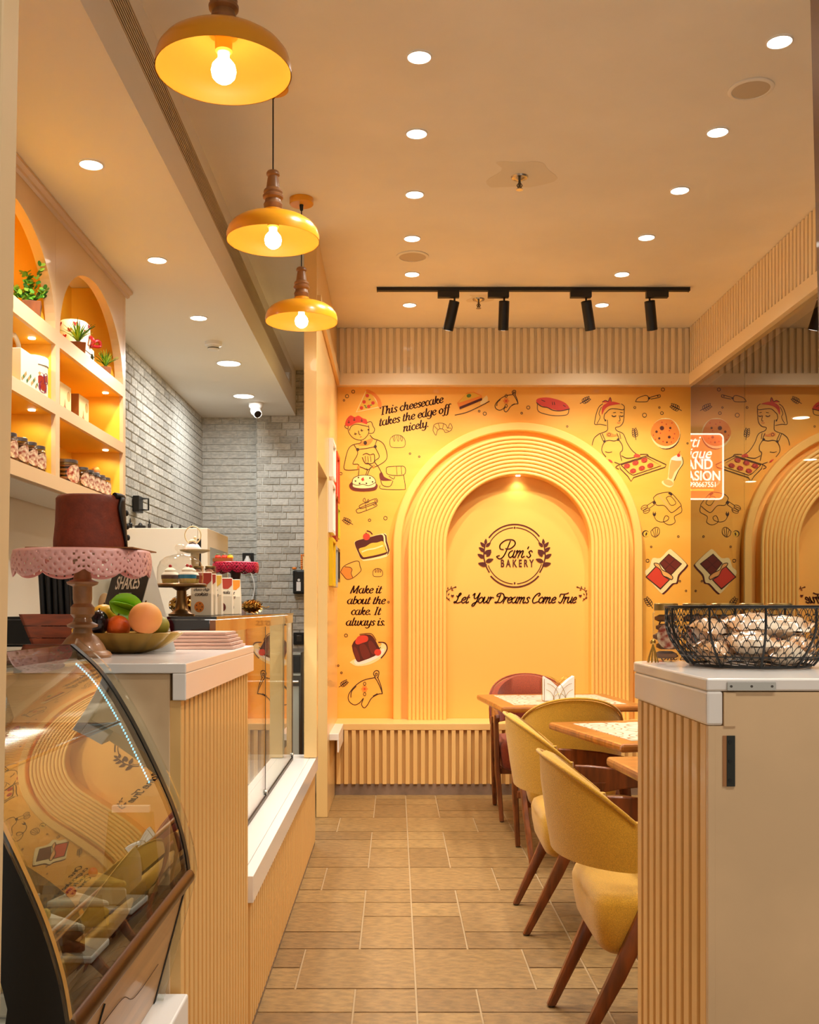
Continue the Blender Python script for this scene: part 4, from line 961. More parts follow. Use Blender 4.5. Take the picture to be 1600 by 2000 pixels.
a.line([(680,430),(645,460),(630,500),(628,520)], LW).line([(690,430),(712,485)], LW).line([(705,428),(728,480)], LW).line([(820,425),(838,470)], LW).line([(842,425),(850,470)], 3.4).line([(722,488),(760,480),(800,485),(832,475)], LW).ell(723, 489, 10, 10, 'print_line').ell(830, 474, 10, 10, 'print_line')
a.line([(722,495),(705,530),(705,570),(735,610)], LW).line([(838,480),(862,520),(862,560),(845,580),(858,640)], LW).line([(728,568),(755,575),(782,570)], 3.4).line([(855,600),(900,620),(960,612)], LW)
a.fill([(950,610),(965,585),(1000,595),(998,610)], 'print_red', 2).fill([(750,628),(775,635),(788,655),(770,650)], 'print_red', 2)
tr = [(840,668),(1055,600),(1205,670),(1195,690),(950,770),(930,800),(905,760),(845,700)]
a.line(tr, 4.4, smooth=0, closed=True).line([(852,672),(1050,612),(1165,678),(948,752),(918,738),(852,672)], 3.6, smooth=0).line([(840,668),(810,690),(835,705)], LW).line([(800,650),(840,665)], LW).line([(1000,590),(1055,590),(1065,602)], LW)
for x, y in ((898,680),(965,656),(1034,635),(945,718),(1014,697),(1080,676)):
    a.ell(x, y, 25, 17, 'print_red', -.25).line([(x-18,y+6),(x-4,y-12),(x+17,y-6),(x+8,y+10),(x-8,y+6),(x,y-3)], 4, 'print_choco')
a.done()
a = Art('printed_spatula', 1000, 740, K8)
a.line([(965,178),(985,150),(1040,130),(1065,140),(1060,175),(1010,180),(965,178)], 4.2).line([(1068,145),(1078,158)], 12, 'print_line', 0).line([(1080,145),(1150,125),(1160,135),(1150,145),(1085,158)], 4.2).ell(1140, 135, 5, 5, 'print_line'); a.done()
a = Art('printed_cookie', 1000, 740, K8)
a.ell(1208, 436, 108, 116, 'print_brown').ell(1200, 425, 114, 120, 'print_cream')
a.fill([(1085,430),(1105,360),(1150,322),(1200,315),(1255,325),(1300,390),(1308,450),(1270,505),(1200,525),(1130,500)], 'print_orange', 4)
for x, y, r in ((1172,385,17),(1237,384,9),(1130,413,10),(1229,455,11),(1151,465,9),(1211,496,7)): a.ell(x, y, r, r, 'print_brown', 0, 14)
for x, y in ((1172,340),(1250,345),(1230,405),(1105,440),(1160,425),(1270,430),(1180,490),(1245,495),(1120,475),(1205,355),(1260,465)): a.ell(x, y, 5, 5, 'print_red', 0, 8)
a.done()
a = Art('printed_milkshake', 1000, 740, K8)
a.fill([(1235,640),(1255,610),(1300,590),(1325,600),(1338,660),(1300,720),(1265,790),(1262,830),(1230,850),(1180,825),(1172,800),(1215,780),(1222,740)], 'print_cream', 2).line([(1330,610),(1338,660),(1300,720),(1268,795)], 4, 'print_line')
a.fill([(1248,630),(1322,640),(1310,685),(1270,730),(1250,780),(1225,775),(1228,730)], 'print_peach', 2).fill([(1245,632),(1265,605),(1310,600),(1325,640)], 'print_white', 2).ell(1303, 598, 13, 13, 'print_red').line([(1303,585),(1315,565)], 4, 'print_red').ell(1222, 810, 40, 22, 'print_peach', .35); a.done()
a = Art('printed_hand_mixer', 1000, 740, K8)
a.line([(1105,930),(1140,900),(1220,885),(1255,900),(1320,980),(1310,1000),(1260,1040),(1235,1038),(1190,990),(1130,985),(1105,930)], 4).line([(1145,905),(1240,1020)], 14, 'print_peach', 0).line([(1205,930),(1222,918),(1245,920),(1278,960),(1275,980),(1240,985),(1205,930)], 3.4).line([(1225,890),(1252,908)], 12, 'print_line', 0)
a.line([(1105,955),(1118,975)], 18, 'print_line', 0).line([(1100,960),(1055,990)], 3.4).line([(1118,980),(1075,1010)], 3.4)
for x, y in ((1035,1005),(1052,1030)): a.ell(x, y, 28, 17, 'print_line', -.5, 20, 3.2).line([(x-22,y+8),(x+22,y-8)], 3)
a.line([(1322,990),(1325,1040),(1270,1075),(1275,1120),(1230,1140),(1185,1115),(1200,1070),(1225,1080),(1215,1105),(1170,1118),(1130,1105),(1112,1075)], 3.6).fill([(1098,1050),(1128,1050),(1122,1068),(1112,1076),(1102,1066)], 'print_line').line([(1104,1050),(1104,1038)], 4, smooth=0).line([(1120,1050),(1120,1038)], 4, smooth=0); a.done()
a = Art('printed_hazelnuts', 1000, 740, K8)
a.ell(1045, 1209, 27, 26, 'print_line').ell(1050, 1212, 23, 22, 'print_gold').ell(1050, 1212, 6, 14, 'print_line', .3).line([(1085,1190),(1120,1160),(1150,1170),(1150,1210),(1120,1235),(1092,1220),(1085,1190)], 3.4)
for p_ in ([(1100,1180),(1115,1230)], [(1120,1165),(1120,1232)], [(1140,1170),(1130,1228)]): a.line(p_, 3)
a.done()
a = Art('printed_chocolate_bar', 1000, 740, K8)
blob = [(1040,1520),(1075,1470),(1100,1400),(1160,1400),(1225,1335),(1260,1345),(1355,1435),(1358,1465),(1300,1530),(1285,1590),(1250,1600),(1185,1668),(1150,1660)]
a.fill([(x+12, y+8) for x, y in blob], 'print_brown', 3).fill(blob, 'print_cream', 3)
a.fill([(1150,1440),(1225,1365),(1330,1445),(1235,1545)], 'print_line').fill([(1160,1440),(1226,1374),(1320,1446),(1234,1534)], 'print_choco').line([(1185,1410),(1280,1492)], 8, 'print_brown', 0).line([(1275,1408),(1192,1492)], 8, 'print_brown', 0)
a.fill([(1043,1548),(1130,1455),(1175,1500),(1190,1540),(1235,1570),(1160,1648)], 'print_line').fill([(1054,1548),(1130,1467),(1168,1505),(1184,1545),(1224,1570),(1160,1635)], 'print_red')
a.fill([(1112,1440),(1150,1448),(1172,1490),(1220,1515),(1255,1545),(1248,1568),(1215,1552),(1180,1535),(1158,1490),(1120,1462)], 'print_peach', 2).line([(1112,1440),(1150,1448),(1172,1490),(1220,1515),(1255,1545),(1248,1568),(1215,1552),(1180,1535),(1158,1490),(1120,1462)], 5, closed=True); a.done()
a = Art('printed_dots')
for x, y, r in ((690,765,3),(678,774,3.2),(672,782,1.6),(666,925,2.4),(722,1016,2.4),(753,1012,3.4),(758,1532/2000*520+1040-205,0),(801,886,1.6),(819,892,1.6),(936,803,1.8),(947,808,3.2),(1032,796,3.2),(1019,807,1.8),(1108,833,1.6),(1240,796,2),(1259,811,4),(1293,807,2.8),(1288,796,1.6),(1295,761,3.2),(1343,866,1.4),(1325,1048,1.8),(1272,1068,1.6),(1265,1095,3),(1328,1135,1.6),(1340,1154,1.6),(676,1241,3),(661,1300,1.6),(667,1314,1.8),(759,1176,1.6)):
    if r: a.ell(x, y, r, r, 'print_line', 0, 14, .9)
o = a.done(); o['kind'] = 'stuff'
# ------------------------------------------------------------------ dark lettering sign in the arch
sg = thing('wall_sign', 'dark brown round bakery emblem with slogan inside the arch', 'sign', (AX, DB-.0005, W(0, 1180, DB).z))
KS = 340/1600
def sart(n): return Art(n, 840, 980, KS, .0022, sg, thick=.002)
cx, cy = 778, 496
def arcl(a, r, a0, a1, w): a.line([(cx+r*math.cos(math.radians(t)), cy+r*math.sin(math.radians(t))) for t in [a0+(a1-a0)*i/30 for i in range(31)]], w, 'print_brown', 0)
for nm, segs in (('outer_ring', [(288, 215, 322, 12), (288, 40, 140, 13)]), ('inner_ring', [(258, 206, 267, 7), (258, 273, 334, 7), (258, 17, 85, 7), (258, 94, 160, 7)])):
    for r, a0, a1, wd in segs:
        a = sart(nm); arcl(a, r, a0, a1, wd); a.done()
for y in (238, 748):
    a = sart('ring_dot'); a.ell(778, y, 8, 10, 'print_brown'); a.done()
def sprig(mx, big=True):
    T = (lambda x, y: (x, y)) if not mx else (lambda x, y: (2*cx-x-2, y))
    a = sart('leaf_sprig'); a.line([T(*q) for q in ((546,650),(515,590),(495,500),(505,400),(512,350))], 11, 'print_brown')
    for x, y, an, L in ((512,368,-1.5,30),(485,395,-2.3,34),(535,395,-.75,32),(478,440,-2.5,38),(530,460,-.5,40),(470,500,-2.6,40),(545,540,-.35,42),(485,575,-2.9,46),(540,480,-.8,36)):
        c, s_ = math.cos(an), math.sin(an)
        a.fill([T(x+u*L*c-v*L*s_, y+u*L*s_+v*L*c) for u, v in ((-.85,0),(-.3,.42),(.3,.36),(.95,0),(.3,-.36),(-.3,-.42))], 'print_brown', 3)
    a.done()
sprig(False); sprig(True)
a = sart('script_name'); write(a, 'P', 622, 505, 98, 'print_brown', .10, .052, .2, False, 0, SCRIPT); write(a, "am's", 712, 512, 70, 'print_brown', .13, .075, .25, False, 0, SCRIPT, .98, 1.12); a.done()
def bfont(txt, size, name, m, parent, mx, extr=.001, bold=0):
    cu = bpy.data.curves.new(name, 'FONT'); cu.body = txt; cu.size = size; cu.extrude = extr; cu.align_x = 'CENTER'; cu.offset = bold
    o = bpy.data.objects.new(name, cu); COL.objects.link(o)
    dg = bpy.context.evaluated_depsgraph_get(); dg.update()
    me = bpy.data.meshes.new_from_object(o.evaluated_get(dg)); bpy.data.objects.remove(o); bpy.data.curves.remove(cu)
    me.name = name; me.materials.clear(); me.materials.append(M[m]); me.transform(mx)
    return link(name, me, parent)
q = W(840+800*KS, 980+598*KS, DB)-sg.location
bfont('B A K E R Y', .062, 'capital_lettering', 'print_brown', sg, Matrix.Translation((q.x, -.002, q.z)) @ Matrix.Rotation(PI/2, 4, 'X') @ Matrix.Diagonal((.76, 1.2, 1, 1)), .001, .0016)
a = sart('script_slogan'); write(a, 'Let Your Dreams Come', 684, 930, 60, 'print_brown', .17, .085, .25, True, 0, SCRIPT, .93, 1.15); write(a, 'True', 1256, 930, 60, 'print_brown', .17, .085, .25, True, 0, SCRIPT, .92, 1.02); a.done()
for mx in (0, 1):
    T = (lambda x, y: (x, y)) if not mx else (lambda x, y: (1588-x, y))
    a = sart('small_sprig'); a.line([T(*q) for q in ((185,912),(150,870),(160,820),(200,795),(242,785))], 5, 'print_brown')
    for x, y, an in ((150,885,-2.4),(172,895,-.6),(148,850,-2),(172,850,-.9),(152,820,-2.2),(165,795,-1.6),(195,785,-1.2),(205,808,.3),(232,783,-.2)):
        c, s_ = math.cos(an), math.sin(an)
        a.fill([T(x+u*13*c-v*13*s_, y+u*13*s_+v*13*c) for u, v in ((-.9,0),(0,.42),(1,0),(0,-.42))], 'print_brown')
    a.fill([T(*q) for q in ((208,880),(192,862),(198,853),(208,858),(218,853),(222,862))], 'print_brown'); a.done()
# ================================================================== pictures on the partition
def frame(y0, y1, z0, z1, fm, pm, lb):
    t = thing('picture_frame', lb, 'picture frame', (XP, (y0+y1)/2, (z0+z1)/2), 0, 'framed prints on the partition'); b = .022; T = .026
    m_ = MB().box(.0005, T, y0, y1, z0, z0+b).box(.0005, T, y0, y1, z1-b, z1).box(.0005, T, y0, y0+b, z0+b, z1-b).box(.0005, T, y1-b, y1, z0+b, z1-b)
    m_.xf(Matrix.Translation((XP, 0, 0))).build('moulding', fm, t, world=True)
    MB().box(XP+.0005, XP+.012, y0+b, y1-b, z0+b, z1-b).build('print', pm, t, world=True)
mat('frame_red', (214, 60, 30), .4); mat('frame_white', (238, 230, 220), .4); mat('frame_lime', (190, 196, 40), .4); mat('frame_yellow', (226, 186, 20), .4); mat('frame_rust', (150, 44, 22), .4); mat('frame_grey', (160, 164, 160), .4)
frame(6.40, 6.72, 2.09, 2.33, 'frame_white', 'print_white', 'white framed print, top of the column nearest the doorway')
frame(6.86, 7.18, 2.00, 2.32, 'frame_red', 'print_white', 'red framed print at the top of the group')
frame(6.36, 6.66, 1.74, 2.06, 'frame_white', 'print_white', 'white framed print in the middle row nearest the doorway')
frame(6.72, 6.94, 1.72, 2.02, 'frame_rust', 'print_white', 'dark red framed print in the middle row')
frame(6.98, 7.2, 1.75, 1.97, 'frame_lime', 'print_white', 'lime framed print beside the mural wall')
frame(6.38, 6.68, 1.41, 1.71, 'frame_yellow', 'print_gold', 'yellow framed print in the bottom row')
frame(6.72, 6.94, 1.41, 1.68, 'frame_grey', 'print_white', 'grey framed print in the bottom row')
frame(6.98, 7.2, 1.45, 1.68, 'black', 'print_white', 'black framed print in the bottom row')
# ================================================================== glowing sign in the corridor
d = 11.5
p0, p1 = W(1300, 848, d), W(1412, 975, d)
t = thing('neon_sign', 'orange lit shop sign seen through the glass', 'sign', ((p0.x+p1.x)/2, d, p1.z))
mat('sign_orange', (236, 120, 70), .4, emit=1.1); mat('neon_white', (250, 246, 255), .4, emit=4); mat('neon_bar', (255, 214, 90), .4, emit=2)
MB().box(p0.x, p1.x, d, d+.04, p1.z, p0.z).build('panel', 'sign_orange', t, world=True, bevel=.012)
r = .05; rr = []
for cx_, cz, a0 in ((p1.x-r, p0.z-r, 0), (p0.x+r, p0.z-r, 90), (p0.x+r, p1.z+r, 180), (p1.x-r, p1.z+r, 270)):
    rr += [(cx_+r*math.cos(math.radians(a0+i*15)), d-.012, cz+r*math.sin(math.radians(a0+i*15))) for i in range(7)]
MB().tube(rr, .009, 8, True).build('neon_border', 'neon_white', t, 60, world=True)
MB().tube([W(1300, 957, d-.012), W(1394, 957, d-.012)], .009, 8).build('neon_underline', 'neon_bar', t, 60, world=True)
for i, (tx, py, sz, sh, end) in enumerate([('Arti', 873, .18, .3, 1374), ('Boutique', 895, .17, .3, 1400), ('BRAND', 916, .16, 0, 1386), ('OCCASION', 938, .15, 0, 1400), ('9990667551', 951, .08, 0, 1404)]):
    q = W(end, py, d-.008)
    sx = .9 if i < 2 else .86
    cu_len = len(tx)*sz*.56*sx
    mx = Matrix.Translation((q.x-cu_len/2-t.location.x, -.008, q.z-t.location.z)) @ Matrix.Rotation(PI/2, 4, 'X') @ Matrix(((sx, sh, 0, 0), (0, 1, 0, 0), (0, 0, 1, 0), (0, 0, 0, 1)))
    bfont(tx, sz, 'lettering', 'neon_white', t, mx, .004, .002 if i in (2, 3) else 0)
lamp('POINT', 'lamp_light', (0, -.5, .3), 10, (1, .6, .4), t, .2)
for i, (px, py) in enumerate(((1565, 815), (1583, 897), (1466, 940))):
    q = W(px, py, (3.3-EYE)*F/(VY-py)); t = thing('corridor_downlight', ['nearest', 'right hand', 'farthest'][i]+' corridor ceiling light behind the glass', 'ceiling light', (q.x, q.y, 3.3), 0, 'corridor ceiling lights')
    MB().lathe([(.10, -.0005), (.10, -.006), (.09, -.007)], 24).build('rim', 'white', t, 40)
    MB().lathe([(.085, -.0075), (.001, -.008)], 24).build('lens', 'led', t, 40)
    lamp('SPOT', 'lamp_light', (0, 0, -.03), 60, (1, .9, .8), t, .08, spot=150, aim=(0, 0, -1))
# ================================================================== kitchen
t = thing('kitchen_fridge', 'white upright fridge with glass door beside the brick wall', 'fridge', (-1.27, 5.93, 0)); fz = 1.705
MB().box(-1.53, -1.075, 5.58, 6.13, 0, fz).build('cabinet', 'wall_white', t, world=True, bevel=.004)
MB().box(-1.074, -1.02, 5.58, 6.26, 0, fz).build('door_frame', 'offwhite', t, world=True, bevel=.003)
MB().box(-1.0745, -1.055, 5.576, 5.5795, .1, fz-.06).build('door_gasket', 'black', t, world=True)
mat('fridge_pane', (170, 176, 170), .15, spec=.8)
MB().box(-1.0199, -1.016, 5.65, 6.21, .3, fz-.10).build('door_pane', 'fridge_pane', t, world=True)
for i, (x, y, h, r) in enumerate(((-1.46, 5.66, .055, .012), (-1.40, 5.64, .03, .03), (-1.36, 5.68, .05, .009), (-1.24, 5.70, .03, .008), (-1.19, 5.68, .025, .008), (-1.13, 5.70, .028, .007))):
    t = thing('black_utensil_pot' if r > .02 else 'black_dropper_bottle', ['tall black dropper bottle on the fridge, leftmost', 'low black pot on the fridge', 'black dropper bottle right of the low pot', 'small black bottle on the fridge, third from its door', 'small black bottle on the fridge, second from its door', 'small black bottle on the fridge nearest its door'][i], 'pot' if r > .02 else 'bottle', (x, y, fz+.0005), 0, 'black things on the fridge')
    MB().lathe([(r, 0), (r, h*.55), (r*.8, h*.6)], 14).build('body', 'black', t, 40)
    MB().lathe([(r*.45, h*.6), (r*.4, h*.85), (r*.15, h*1.1)], 12).build('cap' if r < .02 else 'lid', 'black', t, 40)
t = thing('wall_rack', 'small black wall rack with a loop handle on the left brick wall', 'rack', W(254, 1000, 6.35))
q = t.location
MB().box(XL+.012, XL+.05, 6.33, 6.44, q.z, q.z+.10).build('plate', 'black', t, world=True, bevel=.003)
zz = q.z
MB().tube([(XL+.05, 6.42, zz+.02), (XL+.085, 6.43, zz+.02), (XL+.085, 6.43, zz+.09), (XL+.05, 6.42, zz+.09)], .006, 8).build('handle', 'black', t, 40, world=True)
def plate(name, lb, px, py, w, h, d, cat, plug=False):
    q = W(px, py, d); t = thing(name, lb, cat, (q.x, d, q.z))
    MB().box(-w/2, w/2, -.012, -.001, -h/2, h/2).build('plate', 'black', t, bevel=.002)
    MB().box(-w*.2, w*.25, -.016, -.0125, -h*.25, h*.25).build('rocker', 'steel_dark', t, bevel=.001)
    if plug:
        MB().lathe([(.028, 0), (.03, .02), (.016, .045), (.012, .06)], 14, (.0, -.045, -.045)).build('plug', 'white', t, 40)
        MB().tube(smoothpts([(.0, -.045, -.045), (.03, -.06, -.12), (.06, -.05, -.25), (.02, -.05, -.40), (-.05, -.05, -.47)], 6), .006, 8).build('cord', 'white', t, 60)
plate('power_socket', 'black power socket with white plug on the far brick wall', 485, 1090, .095, .085, DK-.009, 'socket', True)
plate('switch_plate', 'black switch plate low on the brick pillar', 584, 1247, .09, .10, DK-.099, 'switch')
q = W(585, 1113, DK-.2)
t = thing('glass_shelf', 'small glass wall shelf on the brick pillar', 'shelf', (q.x, DK-.16, q.z))
MB().box(-.075, .14, -.06, .062, -.006, 0).build('glass_board', 'glass', t)
MB().box(-.06, .12, .055, .062, -.02, -.0065).build('bracket', 'metal', t)
zt_ = q.z
t = thing('bead_framed_picture', 'small orange bead framed picture on the glass shelf', 'picture', (q.x+.07, DK-.17, zt_+.0005))
m_ = MB()
for i in range(7):
    for s in (-1, 1): m_.ball((s*.055, 0, .012+i*.018), .0095, 8, 6)
for i in range(5): m_.ball((-.036+i*.018, 0, .122), .0095, 8, 6)
o = m_.build('bead_border', 'print_orange', t, 60); o['kind'] = 'stuff'
MB().box(-.046, .046, .002, .010, 0, .116).build('picture', 'print_cream', t)
t = thing('marigold_blossom', 'single orange blossom on the glass shelf', 'flower', (q.x-.045, DK-.17, zt_+.0005))
MB().ball((0, 0, .012), .02, 10, 7, 1, 1, .6).build('petals', 'print_orange', t, 60)
q2 = W(586, 1160, DK-.2)
t = thing('wall_device', 'black wall device with white label below the glass shelf', 'device', (q2.x, DK-.099, q2.z))
MB().box(-.062, .08, -.07, -.001, 0, .195).build('housing', 'black', t, bevel=.012)
MB().lathe([(.011, 0), (.011, .003)], 14).xf(Matrix.Translation((-.012, -.0705, .115)) @ Matrix.Rotation(PI/2, 4, 'X')).build('round_button', 'white', t, 40)
MB().box(-.032, .003, -.0725, -.0705, .025, .10).build('label_sticker', 'white', t)
t = thing('steel_oven', 'stainless oven with black control panel beyond the display counter', 'oven', (-.77, 6.9, 0))
MB().box(-1.05, -.60, 6.6, 7.2, 0, .99).build('body', 'steel_dark', t, world=True, bevel=.004)
MB().box(-1.04, -.61, 6.59, 6.5995, .86, .965).build('control_panel', 'black', t, world=True, bevel=.002)
MB().box(-1.04, -.61, 6.588, 6.5995, .972, .985).build('top_trim', 'metal', t, world=True)
MB().box(-1.04, -.61, 6.588, 6.5995, .838, .852).build('lower_trim', 'metal', t, world=True)
MB().box(-.72, -.68, 6.586, 6.5895, .905, .925).build('display', 'frame_grey', t, world=True)
MB().tube([(-1.0, 6.57, .80), (-.62, 6.57, .80)], .009, 10).build('handle', 'metal', t, 40, world=True)
MB().box(-1.02, -.62, 6.594, 6.5995, .15, .77).build('door', 'fridge_pane', t, world=True)
# ================================================================== shelf goods
mat('pot_wood', (128, 72, 34), .6, noise=.3, nscale=20, stretch=(1, 1, .3)); mat('leaf_a', (92, 158, 40), .5); mat('leaf_b', (48, 108, 30), .5); mat('leaf_c', (150, 196, 66), .5)
def plant(x, y, z, kind, lb, s=1):
    t = thing('potted_plant', lb, 'plant', (x, y, z), .3, 'potted plants on the shelf')
    m_ = MB(); m_.rings([[(c*a*s, d_*a*s, zz*s) for c, d_ in ((-1, -1), (1, -1), (1, 1), (-1, 1))] for a, zz in ((.030, 0), (.036, .072))]); m_.build('wood_pot', 'pot_wood', t, bevel=.002)
    MB().lathe([(.030*s, .0722*s), (.02*s, .078*s), (.001, .08*s)], 10).build('soil', 'choco_food', t)
    rnd = random.Random(int(y*100)); leaves = MB()
    if kind == 'grass':
        for i in range(64):
            a = rnd.uniform(0, 2*PI); L = rnd.uniform(.07, .125)*s; b_ = rnd.uniform(.25, 1.1); w_ = .0048*s; leaves.k = rnd.randrange(3)
            p = Vector((0, 0, .075*s)); rows = []
            for j in range(5):
                tt = j/4; e = b_*(.5+.7*tt)
                if j: p = p+Vector((math.cos(a)*math.sin(e), math.sin(a)*math.sin(e), math.cos(e)))*L/4
                ww = w_*(1-tt**2)+.0003; sd = Vector((-math.sin(a), math.cos(a), 0))*ww
                rows.append([p-sd, p, p+sd])
                rows[-1][1] = p-Vector((0, 0, .0015))
            leaves.sheet(rows)
    else:
        for k in range(13):
            a = rnd.uniform(0, 2*PI); e = rnd.uniform(.1, 1.35); L = rnd.uniform(.08, .15)*s; d_ = Vector((math.cos(a)*math.sin(e), math.sin(a)*math.sin(e), math.cos(e)*.9+.12))
            for j in range(8):
                c = Vector((0, 0, .075*s))+d_*L*(j+1)/8
                for g in range(2):
                    leaves.k = rnd.randrange(3); an = rnd.uniform(0, 2*PI); n_ = Vector((math.cos(an), math.sin(an), rnd.uniform(-.1, .9))).normalized(); u = n_.orthogonal().normalized(); v = n_.cross(u); cc_ = c+n_*.010*s; r_ = .0105*s
                    leaves.face([cc_+n_*r_*1.1*math.cos(q_)+u*r_*math.sin(q_) for q_ in [2*PI*i/7 for i in range(7)]])
    o = leaves.build('foliage', ['leaf_a', 'leaf_b', 'leaf_c'], t, fix=False); o['kind'] = 'stuff'
plant(-1.415, 4.0, 2.3855, 'bush', 'bushy round leaved plant in a wooden pot in the left arch', 1.0)
plant(-1.42, 4.60, 2.3855, 'grass', 'spiky plant in a wooden pot before the decorated cake', .95)
plant(-1.41, 5.0, 2.3855, 'grass', 'spiky plant in a wooden pot at the right end of the arch', .75)
t = thing('decorated_cake', 'white two tier cake with red hearts and bow in the arch', 'cake', (-1.52, 4.86, 2.3855)); mat('fondant', (246, 238, 222), .5); mat('bow_red', (168, 18, 34), .4)
MB().box(-.075, .075, -.075, .075, 0, .12).build('lower_tier', 'fondant', t, bevel=.006)
MB().lathe([(.072, .1205), (.076, .15), (.074, .22), (.06, .235), (.001, .238)], 28).build('upper_tier', 'fondant', t, 50)
for i in range(9):
    a = -PI*.9+i*.33; m_ = MB(); z = .15+.03*(i % 3)
    T = lambda u, v: (math.cos(a+u/.076)*.0775, math.sin(a+u/.076)*.0775, z+v)
    m_.face([T(0, -.012), T(.011, .002), T(.008, .010), T(0, .005), T(-.008, .010), T(-.011, .002)]); m_.build('heart', 'bow_red', t)
m_ = MB()
for s in (-1, 1): m_.tube(smoothpts([(.06, .03, .135), (.085+.01*s, .03+.035*s, .165), (.10, .03+.05*s, .14), (.07, .03, .13)], 4), .008, 6)
m_.build('bow', 'bow_red', t, 60)
MB().ball((.07, .03, .135), .013, 10, 8).build('bow_knot', 'bow_red', t, 60)
for k in (.04, .085): MB().box(.0755, .077, -.076, .076, k, k+.002).build('stitch_line', 'print_line', t)
MB().lathe([(.018, 0), (.018, .002)], 16).xf(Matrix.Translation((.0765, .03, .075)) @ Matrix.Rotation(PI/2, 4, 'Y')).build('button_motif', 'steel_dark', t)
t = thing('floral_gift_box', 'white square gift box with flower print and loop handle', 'gift box', (-1.425, 3.84, 2.0955)); mat('floral', (248, 238, 222), .4, noise=.4, nscale=38, col2=(190, 150, 96)); mat('rose_print', (120, 34, 70), .5); mat('gold_leaf', (190, 150, 80), .5)
MB().box(-.07, .06, -.09, .09, 0, .125).build('box', 'offwhite', t, bevel=.002)
for i in range(14):
    z = .012+.008*(i % 4); y = -.08+i*.0118
    MB().prism([(0, -.004), (.010, .004), (.004, .014), (-.006, .006)], lambda a, b_: (.0605, y+a, z+b_), lambda a, b_: (.0612, y+a, z+b_)).build('leaf_print', ['gold_leaf', 'leaf_b', 'gold_leaf'][i % 3], t)
MB().tube(smoothpts([(0, -.05, .1255), (0, -.045, .17), (0, 0, .195), (0, .045, .17), (0, .05, .1255)], 6), .009, 8).build('handle', 'offwhite', t, 60)
t = thing('floral_hat_box', 'round white box with a purple rose print', 'gift box', (-1.438, 4.03, 2.0955))
MB().lathe([(.072, 0), (.072, .12)], 36).build('box', 'offwhite', t, 40)
MB().lathe([(.075, .1205), (.075, .15), (.072, .154), (.001, .155)], 36).build('lid', 'offwhite', t, 40)
for i, (u, v, r_) in enumerate(((-.015, .06, .030), (.018, .07, .022), (-.002, .035, .024))):
    m_ = MB(); n_ = 18
    for rr_, mm in ((r_, 0), (r_*.6, 1)):
        m_.k = mm; a0 = -.35
        m_.face([(math.cos(a0+(u+rr_*math.cos(q_))/.072)*(.0725+.0004*mm+.0002*i), math.sin(a0+(u+rr_*math.cos(q_))/.072)*(.0725+.0004*mm+.0002*i), v+rr_*math.sin(q_)) for q_ in [2*PI*j/n_ for j in range(n_)]])
    m_.build('rose_print', ['rose_print', 'frame_rust'], t, fix=False)
for i in range(12):
    u = -.07+i*.0125; v = .02+.075*((i*5) % 7)/7; a0 = -.35+u/.072
    MB().face([(math.cos(a0+du/.072)*.0724, math.sin(a0+du/.072)*.0724, v+dv) for du, dv in ((0, -.008), (.006, 0), (0, .010), (-.006, 0))]).build('leaf_print', ['leaf_b', 'gold_leaf', 'rose_print'][i % 3], t, fix=False)
mat('kraft', (150, 92, 42), .6); mat('box_print', (246, 214, 150), .45)
def cookbox(x, y, z, lb, h=.14):
    t = thing('cookie_carton', lb, 'box', (x, y, z), .0, 'cookie cartons on the shelf')
    MB().box(-.025, .025, -.075, .075, 0, h).build('carton', 'kraft', t, bevel=.002)
    MB().box(.0252, .026, -.073, .073, .002, h-.002).build('front_print', 'box_print', t)
    MB().lathe([(.022, 0), (.022, .0006)], 18).xf(Matrix.Translation((.0262, .04, h-.045)) @ Matrix.Rotation(PI/2, 4, 'Y')).build('round_emblem', 'gold_leaf', t)
    m_ = MB().prism([(-.05, .01), (.02, .01), (.01, .03), (-.005, .05), (-.01, .075), (-.018, .05), (-.035, .03)], lambda a, b_: (.0262, a, b_), lambda a, b_: (.0268, a, b_)); m_.build('printed_motif', 'turned_wood', t)
cookbox(-1.45, 4.44, 2.0955, 'printed cookie carton beside the shelf divider')
cookbox(-1.45, 4.70, 2.0955, 'printed cookie carton in the middle of the right shelf')
cookbox(-1.56, 4.58, 1.8005, 'cookie carton behind the wide cookie jar, left')
cookbox(-1.56, 4.84, 1.8005, 'cookie carton behind the small jars', .12)
glassmat('jar_glass', (246, 246, 244), 1.4, .03); mat('jar_lid', (128, 122, 124), .3, metal=.8); mat('cookie', (158, 98, 50), .8, noise=.3, nscale=20); mat('label_print', (238, 216, 180), .5, noise=.6, nscale=70, col2=(150, 56, 34))
mat('gold_lid', (176, 146, 88), .3, metal=.9)
